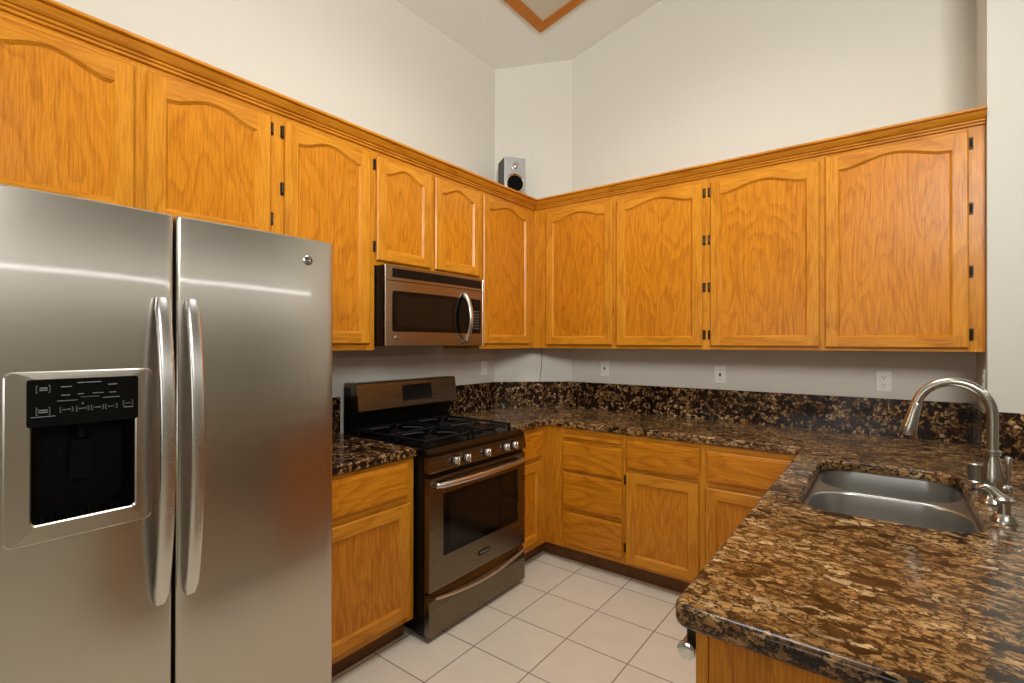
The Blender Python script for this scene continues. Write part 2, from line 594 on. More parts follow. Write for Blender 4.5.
def door_mesh(w, h, stile=0.056, brail=0.052, trail=0.078, A=0.042, t=0.020):
    """front faces -Y, back at y=0; X 0..w, Z 0..h. slots: 0 stile, 1 rail"""
    bm = BM()
    c = 0.006
    n = 28
    ix0, ix1, iz0 = stile, w - stile, brail

    def top(x):
        u = (x - w / 2) / (w / 2 - stile)
        return h - trail + (arch(u, A) if A else 0)
    F = -t
    V = lambda x, y, z: bm.verts.new((x, y, z))

    def quad(p, mi):
        f = bm.faces.new([V(*q) for q in p])
        f.material_index = mi
    xs = [ix0 + (ix1 - ix0) * i / n for i in range(n + 1)]
    quad([(c, F, c), (ix0, F, c), (ix0, F, h - c), (c, F, h - c)], 0)
    quad([(ix1, F, c), (w - c, F, c), (w - c, F, h - c), (ix1, F, h - c)], 0)
    quad([(ix0, F, c), (ix1, F, c), (ix1, F, iz0), (ix0, F, iz0)], 1)
    for a, b_ in zip(xs[:-1], xs[1:]):
        quad([(a, F, top(a)), (b_, F, top(b_)), (b_, F, h - c), (a, F, h - c)], 1)
    # routed inner edge
    d, g = 0.010, 0.011
    itop = lambda x: top(x) - d
    jx = lambda x: ix0 + d + (x - ix0) * (ix1 - ix0 - 2 * d) / (ix1 - ix0)
    quad([(ix0, F, iz0), (ix1, F, iz0), (ix1 - d, F + g, iz0 + d), (ix0 + d, F + g, iz0 + d)], 1)
    quad([(ix0, F, iz0), (ix0 + d, F + g, iz0 + d), (ix0 + d, F + g, itop(ix0)), (ix0, F, top(ix0))], 0)
    quad([(ix1, F, iz0), (ix1, F, top(ix1)), (ix1 - d, F + g, itop(ix1)), (ix1 - d, F + g, iz0 + d)], 0)
    for a, b_ in zip(xs[:-1], xs[1:]):
        quad([(a, F, top(a)), (jx(a), F + g, itop(a)), (jx(b_), F + g, itop(b_)), (b_, F, top(b_))], 1)
    # outer lip, sides, undercut behind the lip and back
    K, e = -0.009, 0.011
    for p in ([(c, F, c), (c, F, h - c), (0, F + c, h), (0, F + c, 0)], [(w - c, F, c), (w, F + c, 0), (w, F + c, h), (w - c, F, h - c)],
              [(0, F + c, 0), (0, F + c, h), (0, K, h), (0, K, 0)], [(w, F + c, 0), (w, K, 0), (w, K, h), (w, F + c, h)],
              [(0, K, 0), (0, K, h), (e, K, h - e), (e, K, e)], [(w, K, 0), (w - e, K, e), (w - e, K, h - e), (w, K, h)],
              [(e, K, e), (e, K, h - e), (e, 0, h - e), (e, 0, e)], [(w - e, K, e), (w - e, 0, e), (w - e, 0, h - e), (w - e, K, h - e)]):
        quad(p, 0)
    for p in ([(c, F, c), (0, F + c, 0), (w, F + c, 0), (w - c, F, c)], [(c, F, h - c), (w - c, F, h - c), (w, F + c, h), (0, F + c, h)],
              [(0, F + c, 0), (0, K, 0), (w, K, 0), (w, F + c, 0)], [(0, F + c, h), (w, F + c, h), (w, K, h), (0, K, h)],
              [(0, K, 0), (e, K, e), (w - e, K, e), (w, K, 0)], [(0, K, h), (w, K, h), (w - e, K, h - e), (e, K, h - e)],
              [(e, K, e), (e, 0, e), (w - e, 0, e), (w - e, K, e)], [(e, K, h - e), (w - e, K, h - e), (w - e, 0, h - e), (e, 0, h - e)],
              [(e, 0, e), (e, 0, h - e), (w - e, 0, h - e), (w - e, 0, e)]):
        quad(p, 1)
    bmesh.ops.remove_doubles(bm, verts=bm.verts[:], dist=1e-5)
    pb = BM()
    vs = [pb.verts.new((ix0 + d, F + g, iz0 + d)), pb.verts.new((ix1 - d, F + g, iz0 + d))]
    vs += [pb.verts.new((jx(x), F + g, itop(x))) for x in reversed(xs)]
    f = pb.faces.new(vs)
    r = bmesh.ops.extrude_face_region(pb, geom=[f])
    bmesh.ops.translate(pb, verts=[v for v in r['geom'] if isinstance(v, bmesh.types.BMVert)], vec=(0, 0.005, 0))
    return bm, pb


def hinge_bm():
    bm = BM()
    box(bm, -0.0075, 0.0075, -0.006, 0.0, -0.027, 0.027, 0.0015)
    tube(bm, [(0, -0.007, -0.018), (0, -0.007, 0.018)], 0.0042, 8)
    return bm


def add_door(parent, x0, x1, z0, z1, face_y, hinge_side=None, hinge_z=(), **kw):
    """door against the face frame (face at y=face_y), with panel and hinges as sub-parts"""
    w, h = x1 - x0, z1 - z0
    fb, pb = door_mesh(w, h, **kw)
    d = obj('door', fb, [M['oak_v'], M['oak_h']], parent, loc=(x0, face_y, z0))
    obj('door_panel', pb, M['oak_p'], d)
    for hz in hinge_z:
        hx = -0.0085 if hinge_side == 'l' else w + 0.0085
        obj('hinge', hinge_bm(), M['bronze'], d, loc=(hx, -0.0005, hz - z0))
    return d


def drawer_bm(w, h, t=0.023):
    bm = BM()
    c, b_ = 0.004, 0.013
    V = lambda x, y, z: bm.verts.new((x, y, z))
    loops = []
    for y, i in ((0, 0.012), (-0.010, 0.012), (-0.010, 0), (-t + 0.008, 0), (-t + 0.004, c), (-t + 0.004, b_ - 0.003), (-t, b_)):
        loops.append([V(i, y, i), V(w - i, y, i), V(w - i, y, h - i), V(i, y, h - i)])
    for a, b2 in zip(loops[:-1], loops[1:]):
        for k in range(4):
            bm.faces.new((a[k], a[(k + 1) % 4], b2[(k + 1) % 4], b2[k]))
    bm.faces.new(loops[0][::-1])
    bm.faces.new(loops[-1])
    return bm


def add_drawer(parent, x0, x1, z0, z1, face_y, name='drawer'):
    return obj(name, drawer_bm(x1 - x0, z1 - z0), M['oak_d'], parent, loc=(x0, face_y, z0))


def face_frame(parent, xs, zs, fy, holes, t=0.019):
    """face frame as stiles and rails in front of the carcass: solid slab pieces between holes.
    xs=(x0,x1), zs=(z0,z1); holes = list of (x0,x1,z0,z1)"""
    bm = BM()
    gx = sorted({xs[0], xs[1], *[h[0] for h in holes], *[h[1] for h in holes]})
    gz = sorted({zs[0], zs[1], *[h[2] for h in holes], *[h[3] for h in holes]})
    # vertical strips for stiles (full columns without any hole), rails elsewhere
    for a, b_ in zip(gx[:-1], gx[1:]):
        m = (a + b_) / 2
        hs = sorted([h for h in holes if h[0] < m < h[1]], key=lambda h: h[2])
        if not hs:
            box(bm, a, b_, fy, fy + t, zs[0], zs[1], 0, 0)
        else:
            z = zs[0]
            for h in hs:
                if h[2] > z + 1e-5:
                    box(bm, a, b_, fy, fy + t, z, h[2], 0, 1)
                z = h[3]
            if zs[1] > z + 1e-5:
                box(bm, a, b_, fy, fy + t, z, zs[1], 0, 1)
    return obj('face_frame', bm, [M['oak_v'], M['oak_h']], parent)


def carcass(parent, x0, x1, y0, y1, z0, z1, mat=None):
    bm = BM()
    box(bm, x0, x1, y0, y1, z0, z1)
    return obj('carcass', bm, mat or M['oak_v'], parent)


UD = 0.322                    # upper cabinet depth to the face of the frame
ZT = 2.440                    # top of the uppers
ZB = 1.372                    # bottom of the uppers
G_UL, G_UB = 'wall cabinets over the fridge and range', 'wall cabinets along the back wall'
LEFT = PI / 2                 # units on the left wall: local x -> +y, local -y -> +x


def upper(label, loc, rotz, w, zb, doors, group, foot=None):
    """loc: wall corner at the unit's left end; local front face at y=-UD. doors: (x0,x1,z0,z1,hside,hz)"""
    t = thing('wall_cabinet', label, 'cabinet', (loc[0], loc[1], zb), rotz, group)
    hgt = ZT - zb
    bm = BM()
    if foot:
        prism(bm, foot, 0, hgt, 'z')
    else:
        box(bm, 0.001, w - 0.001, -UD + 0.019, -0.002, 0, hgt)
    obj('carcass', bm, M['oak_v'], t)
    face_frame(t, (0, w), (0, hgt), -UD, [])if False else None
    holes = [(d[0] + 0.012, d[1] - 0.012, d[2] + 0.012 - zb, d[3] - 0.012 - zb) for d in doors]
    face_frame(t, (0, w), (0, hgt), -UD, holes)
    for x0, x1, z0, z1, hs, hz in doors:
        add_door(t, x0, x1, z0 - zb, z1 - zb, -UD, hs, [z - zb for z in hz])
    return t


DT = 2.366                    # top of the upper doors
# left wall, local x = y - y_left
y0 = -3.262
upper('oak two-door cabinet above the steel refrigerator', (0, y0, 0), LEFT, 0.982, 1.80,
      [(-3.222 - y0, -2.786 - y0, 1.832, DT, 'l', (2.30, 1.90)), (-2.750 - y0, -2.309 - y0, 1.832, DT, 'r', (2.318, 1.935))], G_UL)
y0 = -2.280
upper('tall single-door oak cabinet between the fridge top and the microwave', (0, y0, 0), LEFT, 0.5125, ZB,
      [(-2.246 - y0, -1.802 - y0, 1.403, DT, 'l', (2.318, 2.073, 1.74, 1.45))], G_UL)
y0 = -1.767
upper('short two-door oak cabinet directly above the microwave', (0, y0, 0), LEFT, 0.8165, 1.806,
      [(-1.762 - y0, -1.386 - y0, 1.830, DT, 'l', (2.318, 1.90)), (-1.353 - y0, -0.960 - y0, 1.830, DT, None, ())], G_UL)
y0 = -0.950
upper('single-door oak corner cabinet right of the microwave', (0, y0, 0), LEFT, 0.950 - UD, ZB,
      [(-0.926 - y0, -0.404 - y0, 1.403, DT, None, ())], G_UL,
      foot=[(0.001, -0.002), (0.001, -UD + 0.019), (0.950 - UD - 0.001, -UD + 0.019), (0.950 - UD - 0.001, -0.095), (0.545, -0.004)])
# back wall, local x = world x - x_left
x0 = UD
upper('two-door oak cabinet nearest the corner on the back wall', (x0, 0, 0), 0, 1.556 - x0, ZB,
      [(0.428 - x0, 0.954 - x0, 1.397, DT - 0.008, None, ()), (0.981 - x0, 1.533 - x0, 1.392, DT - 0.008, 'r', (2.30, 2.02, 1.74, 1.46))], G_UB,
      foot=[(0.001, -UD + 0.019), (1.233, -UD + 0.019), (1.233, -0.002), (0.140, -0.002), (0.001, -0.125)])
x0 = 1.556
upper('wide two-door oak cabinet at the right end above the sink counter', (x0, 0, 0), 0, XR - 0.002 - x0, ZB,
      [(1.579 - x0, 2.127 - x0, 1.392, DT - 0.008, 'l', (2.30, 2.02, 1.74, 1.46)), (2.152 - x0, 2.704 - x0, 1.388, DT + 0.008, 'r', (2.315, 2.02, 1.735, 1.45))], G_UB)

# crown moulding: stepped profile swept along the two runs, mitred in the corner
prof = [(-0.004, 2.390), (0.009, 2.390), (0.012, 2.393), (0.012, 2.399), (0.009, 2.401), (0.016, 2.402), (0.019, 2.405), (0.019, 2.410), (0.016, 2.412), (0.024, 2.414), (0.030, 2.419), (0.040, 2.430), (0.044, 2.436), (0.044, 2.440), (0.056, 2.440), (0.061, 2.443), (0.061, 2.452), (-0.004, 2.452)]


def crown(name, label, a, b_, nrm_a, nrm_b, mat):
    bm = BM()
    A = [bm.verts.new((a[0] + nrm_a[0] * o_, a[1] + nrm_a[1] * o_, z)) for o_, z in prof]
    B = [bm.verts.new((b_[0] + nrm_b[0] * o_, b_[1] + nrm_b[1] * o_, z)) for o_, z in prof]
    n = len(prof)
    bm.faces.new(A); bm.faces.new(B[::-1])
    for i in range(n):
        bm.faces.new((A[i], A[(i + 1) % n], B[(i + 1) % n], B[i]))
    return tag(obj(name, bm, mat), label, 'crown moulding', 'oak crown mouldings on the wall cabinets')


e_ = 0.0005
crown('crown_moulding', 'long oak crown moulding above the fridge and microwave cabinets', (UD + e_, -3.262), (UD + e_, -UD - e_ - 0.002), (1, 0), (1, -1), M['oak_hy'])
crown('crown_moulding', 'oak crown moulding on top of the back wall cabinets', (UD + e_ + 0.002, -UD - e_), (XR - 0.002, -UD - e_), (1, -1), (0, -1), M['oak_h'])

# ------------------------------------------------------------------ base cabinets
BD = 0.61
G_B = 'oak base cabinets under the granite counter'


def base(label, loc, rotz, w, fronts, depth=BD, x_face=0.0, toe_cut=0.065, toe_ext=0.0, toe_start=0.001):
    """fronts: (kind, x0, x1, z0, z1, extra)"""
    t = thing('base_cabinet', label, 'cabinet', (loc[0], loc[1], 0), rotz, G_B)
    bm = BM()
    box(bm, 0.001, w - 0.001, -depth + 0.019, -0.003, 0.100, 0.870)
    obj('carcass', bm, M['oak_v'], t)
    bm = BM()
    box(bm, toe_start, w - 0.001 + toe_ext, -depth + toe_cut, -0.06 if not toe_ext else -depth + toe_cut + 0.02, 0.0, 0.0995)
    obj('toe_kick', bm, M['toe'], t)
    holes = [(f[1] + 0.008, f[2] - 0.008, f[3] + 0.002, f[4] - 0.002) for f in fronts]
    face_frame(t, (x_face, w), (0.100, 0.870), -depth, holes)
    for f in fronts:
        if f[0] == 'door':
            add_door(t, f[1], f[2], f[3], f[4], -depth, f[5], f[6], A=0, trail=0.056)
        elif f[0] == 'drawer':
            add_drawer(t, f[1], f[2], f[3], f[4], -depth)
        else:
            bm = BM(); box(bm, f[1] + 0.004, f[2] - 0.004, -depth - 0.018, -depth + 0.3, f[3] + 0.005, f[4] - 0.003, 0.003)
            obj('pull_out_board', bm, M['oak_d'], t)
    return t


y0 = -2.300
base('oak base cabinet with one drawer between fridge and range', (0, y0, 0), LEFT, 0.541,
     [('drawer', 0.03, -1.803 - y0, 0.692, 0.852), ('door', 0.03, -1.790 - y0, 0.130, 0.660, 'l', ())])
y0 = -0.978
base('narrow oak base cabinet right of the range, meeting the corner', (0, y0, 0), LEFT, 0.978 - BD - 0.002,
     [('drawer', 0.02, -0.672 - y0, 0.674, 0.842), ('door', 0.02, -0.684 - y0, 0.140, 0.652, None, ())], toe_ext=0.064)
x0 = BD
base('oak drawer stack with a pull-out board in the corner of the back run', (x0, 0, 0), 0, 1.171 - x0,
     [('board', 0.750 - x0, 1.155 - x0, 0.803, 0.834), ('drawer', 0.748 - x0, 1.156 - x0, 0.604, 0.785),
      ('drawer', 0.750 - x0, 1.156 - x0, 0.364, 0.588), ('drawer', 0.750 - x0, 1.156 - x0, 0.130, 0.340)], toe_start=-0.062)
x0 = 1.171
base('oak base cabinet with one drawer over one door beside the drawer stack', (x0, 0, 0), 0, 0.451,
     [('drawer', 1.187 - x0, 1.603 - x0, 0.674, 0.842), ('door', 1.180 - x0, 1.600 - x0, 0.117, 0.651, 'l', (0.60, 0.20))])
x0 = 1.622
base('oak base cabinet behind the sink peninsula, partly hidden by the granite', (x0, 0, 0), 0, 2.128 - x0,
     [('drawer', 1.640 - x0, 2.046 - x0, 0.672, 0.836), ('door', 1.632 - x0, 2.046 - x0, 0.117, 0.640, None, ())])
# peninsula: sink cabinet faces the range (local -y -> -x)
PX = 2.130
RIGHTF = -PI / 2
t = base('oak sink cabinet under the double sink, facing the range', (PX + 0.60, -0.640, 0), RIGHTF, 1.155,
         [('drawer', 0.20, 0.66, 0.690, 0.842), ('drawer', 0.68, 1.135, 0.690, 0.842),
          ('door', 0.20, 0.66, 0.117, 0.660, 'l', (0.60, 0.18)), ('door', 0.68, 1.135, 0.117, 0.660, 'r', (0.60, 0.18))], depth=0.60)
# the carcass must stay open under the bowls
for o in list(t.children):
    if o.name.startswith('carcass'):
        bpy.data.objects.remove(o)
bm = BM()
box(bm, 0.001, 0.02, -0.581, -0.003, 0.1, 0.869); box(bm, 1.135, 1.154, -0.581, -0.003, 0.1, 0.869)
box(bm, 0.02, 1.135, -0.581, -0.003, 0.1, 0.118); box(bm, 0.02, 1.135, -0.015, -0.003, 0.118, 0.869)
obj('carcass', bm, M['oak_v'], t)

# end panel of the peninsula
ep = thing('end_panel', 'oak end panel closing the near end of the sink peninsula', 'cabinet panel', (2.124, -2.388, 0))
bm = BM(); box(bm, 0.0, 0.022, -0.020, 0.0, 0.0, 0.870, 0.002); obj('edge_strip', bm, M['oak_v'], ep)
bm = BM(); box(bm, 0.0225, 0.80, -0.016, 0.0, 0.0, 0.870, 0.001); obj('panel', bm, M['oak_p'], ep)
bm = BM(); box(bm, PX + 0.603, PX + 0.621, -2.385, YS - 0.001, 0.0, 0.870)
tag(obj('back_panel', bm, M['oak_p']), 'oak panel on the far side of the sink peninsula', 'cabinet panel')

# dishwasher beside the end panel
dw = thing('dishwasher', 'dishwasher under the peninsula tip, only its handle end showing', 'dishwasher', (PX + 0.58, -1.797, 0), RIGHTF)
bm = BM(); box(bm, 0.004, 0.588, -0.555, -0.003, 0.02, 0.866); obj('body', bm, M['grey_side'], dw)
bm = BM(); box(bm, 0.004, 0.590, -0.588, -0.557, 0.10, 0.866, 0.004); obj('door', bm, M['pale_steel'], dw)
bm = BM(); tube(bm, [(0.03, -0.608, 0.812), (0.592, -0.608, 0.812)], 0.0165, 14, squash=(0.9, 0.9)); hd = obj('handle', bm, M['handle_steel'], dw, True)
for xx in (0.05, 0.572):
    bm = BM(); box(bm, xx - 0.012, xx + 0.012, -0.612, -0.588, 0.812, 0.858, 0.003)
    obj('handle_bracket', bm, M['bronze'], hd)
bm = BM(); lathe(bm, [(0.0165, 0), (0.0175, 0.002), (0.0175, 0.008), (0.012, 0.011)], (0.590, -0.608, 0.812), 'x', 14); obj('end_cap', bm, M['chrome'], hd, True)


# ------------------------------------------------------------------ granite
def slab_curve(loops, z0, z1, r):
    cu = bpy.data.curves.new('slab', 'CURVE')
    cu.dimensions = '2D'
    cu.fill_mode = 'BOTH'
    for lp in loops:
        s = cu.splines.new('POLY')
        s.points.add(len(lp) - 1)
        for p, q in zip(s.points, lp):
            p.co = (q[0], q[1], 0, 1)
        s.use_cyclic_u = True
    cu.extrude = (z1 - z0) / 2 - r
    cu.bevel_depth = r
    cu.bevel_resolution = 3
    cu.offset = -r
    to = bpy.data.objects.new('slab', cu)
    C.objects.link(to)
    dg = bpy.context.evaluated_depsgraph_get()
    me = bpy.data.meshes.new_from_object(to.evaluated_get(dg))
    b2 = BM()
    b2.from_mesh(me)
    bpy.data.objects.remove(to); bpy.data.curves.remove(cu); bpy.data.meshes.remove(me)
    bmesh.ops.translate(b2, verts=b2.verts[:], vec=(0, 0, (z0 + z1) / 2))
    return b2


def corner_round(pts, radii, n=6):
    """round the corners of a closed 2-D loop"""
    out = []
    m = len(pts)
    for i in range(m):
        p = Vector(pts[i]); a = Vector(pts[i - 1]); b_ = Vector(pts[(i + 1) % m])
        r = radii[i]
        if r <= 0:
            out.append(tuple(p)); continue
        u = (a - p).normalized(); v = (b_ - p).normalized()
        half = u.angle(v) / 2
        d = r / math.tan(half)
        c = p + (u + v).normalized() * (r / math.sin(half))
        s = p + u * d - c
        e = p + v * d - c
        a0 = math.atan2(s.y, s.x); a1 = math.atan2(e.y, e.x)
        da = (a1 - a0 + PI) % (2 * PI) - PI
        for k in range(n + 1):
            aa = a0 + da * k / n
            out.append((c.x + r * math.cos(aa), c.y + r * math.sin(aa)))
    return out


CTZ0, CTZ1 = 0.8705, 0.914
SX0, SX1, SY0, SY1 = 2.185, 2.625, -1.625, -0.842     # sink cut-out
outer = corner_round([(0.002, -0.979), (0.638, -0.979), (0.638, -0.636), (2.084, -0.636), (2.084, -2.430), (3.02, -2.445), (3.02, YS - 0.002), (XR - 0.002, YS - 0.002), (XR - 0.002, -0.002), (0.452, -0.002), (0.002, -0.402)],
                     [0, 0, 0.012, 0.02, 0.032, 0, 0, 0, 0, 0, 0])
cut = corner_round([(SX0, SY0), (SX1, SY0), (SX1, SY1), (SX0, SY1)], [0.10, 0.12, 0.12, 0.10])
tag(obj('granite_countertop', slab_curve([outer, cut], CTZ0, CTZ1, 0.012), M['granite'], None, True),
    'brown speckled granite countertop running from the corner round to the sink peninsula', 'countertop', 'granite countertops')
tag(obj('granite_countertop', slab_curve([[(0.002, -2.300), (0.638, -2.300), (0.638, -1.756), (0.002, -1.756)]], CTZ0, CTZ1, 0.012), M['granite_shaded'], None, True),
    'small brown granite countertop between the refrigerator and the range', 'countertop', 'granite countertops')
ZS0, ZS1 = 0.9145, 1.112
SG = 'granite backsplash slabs'


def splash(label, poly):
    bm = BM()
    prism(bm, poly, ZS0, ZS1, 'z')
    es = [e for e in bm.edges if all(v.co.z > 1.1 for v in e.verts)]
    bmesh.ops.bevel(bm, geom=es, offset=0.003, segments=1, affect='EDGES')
    tag(obj('granite_backsplash', bm, M['granite_shaded']), label, 'backsplash', SG)


q = 0.02
kx, ky = 0.4 / math.hypot(0.4, 0.45), -0.45 / math.hypot(0.4, 0.45)
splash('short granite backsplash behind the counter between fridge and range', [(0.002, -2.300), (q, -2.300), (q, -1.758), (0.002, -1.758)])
splash('brown granite backsplash on the left wall right of the range', [(0.002, -0.979), (q, -0.979), (q, -0.411), (0.002, -0.401)])
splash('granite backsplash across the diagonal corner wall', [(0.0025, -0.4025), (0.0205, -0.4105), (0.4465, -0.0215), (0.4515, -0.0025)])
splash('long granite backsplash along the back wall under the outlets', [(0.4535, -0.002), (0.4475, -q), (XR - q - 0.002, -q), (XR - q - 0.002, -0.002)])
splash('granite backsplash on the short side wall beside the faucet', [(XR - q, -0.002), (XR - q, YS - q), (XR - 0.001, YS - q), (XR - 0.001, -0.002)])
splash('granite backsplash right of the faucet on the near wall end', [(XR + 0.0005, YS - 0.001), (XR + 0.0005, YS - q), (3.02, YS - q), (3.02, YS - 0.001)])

# ------------------------------------------------------------------ sink
sk = thing('kitchen_sink', 'undermount stainless double-bowl sink set in the granite peninsula', 'sink', (0, 0, 0.86))


def bowl_loops(xa, xb, ya, yb, r):
    return corner_round([(xa, ya), (xb, ya), (xb, yb), (xa, yb)], r, 10)


def make_bowl(name, xa, xb, ya, yb, radii, depth):
    bm = BM()
    cx, cy = (xa + xb) / 2, (ya + yb) / 2
    base_loop = bowl_loops(xa, xb, ya, yb, radii)
    rings = []
    for s, z in ((1.0, 0.008), (0.992, 0.006), (0.985, 0.0), (0.978, -depth * 0.5), (0.965, -depth + 0.03), (0.92, -depth + 0.008), (0.80, -depth), (0.12, -depth - 0.006)):
        rings.append([bm.verts.new((cx + (p[0] - cx) * s, cy + (p[1] - cy) * (s if s > 0.96 else s - 0.0), z)) for p in base_loop])
    n = len(base_loop)
    for a, b2 in zip(rings[:-1], rings[1:]):
        for k in range(n):
            bm.faces.new((a[k], a[(k + 1) % n], b2[(k + 1) % n], b2[k]))
    bm.faces.new(rings[-1])
    o = obj(name, bm, M['sink_steel'], sk, True)
    bm = BM(); lathe(bm, [(0.045, 0.0), (0.045, 0.004), (0.030, 0.003), (0.028, -0.002)], (cx, cy, -depth - 0.004), 'z', 20)
    obj('drain', bm, M['nickel'], o, True)
    return base_loop


L1_ = make_bowl('bowl', 2.195, 2.620, -1.165, -0.805, [0.135, 0.135, 0.10, 0.10], 0.19)
L2_ = make_bowl('bowl', 2.195, 2.620, -1.640, -1.185, [0.11, 0.11, 0.135, 0.135], 0.20)
ob = corner_round([(2.165, -1.670), (2.65, -1.670), (2.65, -0.775), (2.165, -0.775)], [0.12] * 4)
fl = slab_curve([ob, L1_, L2_], 0.004, 0.0095, 0.0012)
obj('rim', fl, M['sink_steel'], sk, True)

# ------------------------------------------------------------------ faucet, handle, dispenser, air gap
FX, FY = 2.672, -1.240
fa = thing('kitchen_faucet', 'tall brushed nickel gooseneck faucet behind the sink', 'faucet', (FX, FY, CTZ1))
bm = BM()
lathe(bm, [(0.030, 0.0), (0.032, 0.004), (0.030, 0.012), (0.024, 0.020), (0.0245, 0.045), (0.028, 0.065), (0.027, 0.085), (0.020, 0.120), (0.0165, 0.146), (0.0165, 0.150)], (0, 0, 0), 'z', 28)
obj('body', bm, M['nickel'], fa, True)
bm = BM(); lathe(bm, [(0.017, 0.148), (0.020, 0.150), (0.020, 0.156), (0.017, 0.158), (0.0195, 0.160), (0.0195, 0.165), (0.015, 0.167)], (0, 0, 0), 'z', 24); obj('collar', bm, M['nickel'], fa, True)
pts = [(0, 0, 0.160), (0, 0, 0.22), (0, 0, 0.265)]
R_ = 0.0925
for k in range(1, 21):
    a = PI * k / 20 * 0.93
    pts.append((-R_ + R_ * math.cos(a), 0, 0.275 + R_ * 1.05 * math.sin(a)))
ex, ez = pts[-1][0], pts[-1][2]
bm = BM(); tube(bm, pts, 0.0145, 18); obj('neck', bm, M['nickel'], fa, True)
bm = BM()
dx, dz = -0.23, -0.973
pp = lambda s: (ex + dx * s, 0, ez + dz * s)
tube(bm, [pp(-0.002), pp(0.003), pp(0.032), pp(0.065), pp(0.102), pp(0.108)], [0.0143, 0.0160, 0.0168, 0.0195, 0.0255, 0.0235], 20)
sp_ = obj('spray_head', bm, M['nickel'], fa, True)
bm = BM(); tube(bm, [pp(0.1075), pp(0.1105)], 0.0215, 18); obj('nozzle', bm, M['black'], sp_, True)
bm = BM()
tube(bm, [(0.012, 0, 0.052), (0.030, -0.004, 0.052)], [0.017, 0.013], 14)
lathe(bm, [(0.004, -0.013), (0.011, -0.008), (0.013, 0.0), (0.011, 0.008), (0.004, 0.013)], (0.034, -0.006, 0.052), 'z', 14)
tube(bm, [(0.034, -0.006, 0.050), (0.034, -0.007, 0.085), (0.034, -0.009, 0.125), (0.034, -0.010, 0.147), (0.034, -0.010, 0.150)], [0.0055, 0.0062, 0.0080, 0.0090, 0.007], 14)
obj('lever_handle', bm, M['nickel'], fa, True)

sd = thing('soap_dispenser', 'nickel soap dispenser with curved spout in front of the faucet', 'soap dispenser', (2.669, -1.455, CTZ1))
bm = BM(); lathe(bm, [(0.028, 0.0), (0.028, 0.006), (0.021, 0.022), (0.0185, 0.026)], (0, 0, 0), 'z', 24); obj('base', bm, M['nickel'], sd, True)
bm = BM(); lathe(bm, [(0.0145, 0.024), (0.0145, 0.056), (0.021, 0.060), (0.023, 0.066), (0.017, 0.072)], (0, 0, 0), 'z', 24); pmp = obj('pump', bm, M['nickel'], sd, True)
bm = BM(); tube(bm, [(0.004, 0, 0.064), (-0.010, 0.004, 0.072), (-0.022, 0.008, 0.085), (-0.034, 0.011, 0.092), (-0.044, 0.014, 0.090), (-0.050, 0.016, 0.080)], [0.013, 0.0125, 0.0105, 0.009, 0.008, 0.007], 12); obj('spout', bm, M['nickel'], pmp, True)

ag = thing('sink_air_gap', 'small nickel air gap cap just left of the faucet body', 'air gap', (2.652, -1.085, CTZ1))
bm = BM(); lathe(bm, [(0.024, 0.0), (0.024, 0.005), (0.014, 0.010), (0.013, 0.03)], (0, 0, 0), 'z', 20); obj('base', bm, M['nickel'], ag, True)
bm = BM(); lathe(bm, [(0.012, 0.024), (0.027, 0.026), (0.028, 0.032), (0.0245, 0.036), (0.0285, 0.090), (0.024, 0.094)], (0, 0, 0), 'z', 22); obj('cap', bm, M['nickel'], ag, True)

# ------------------------------------------------------------------ refrigerator (local x -> +y, local -y -> +x)
FR0 = -3.232
fr = thing('refrigerator', 'tall stainless side-by-side refrigerator with ice dispenser', 'refrigerator', (0, FR0, 0), LEFT)
FRW = 0.922
ZF = 1.770
bm = BM()
box(bm, 0.004, FRW - 0.004, -0.715, -0.04, 0.03, ZF - 0.022, 0.003)
for lx in (0.06, FRW - 0.06):
    for ly in (-0.65, -0.1):
        box(bm, lx - 0.02, lx + 0.02, ly - 0.02, ly + 0.02, 0.0, 0.03)
obj('body', bm, M['grey_side'], fr)
bm = BM(); box(bm, 0.01, FRW - 0.01, -0.735, -0.714, 0.015, 0.075, 0.004); obj('kick_grille', bm, M['black'], fr)
GX = -2.819 - FR0             # centre of the door gap in local x


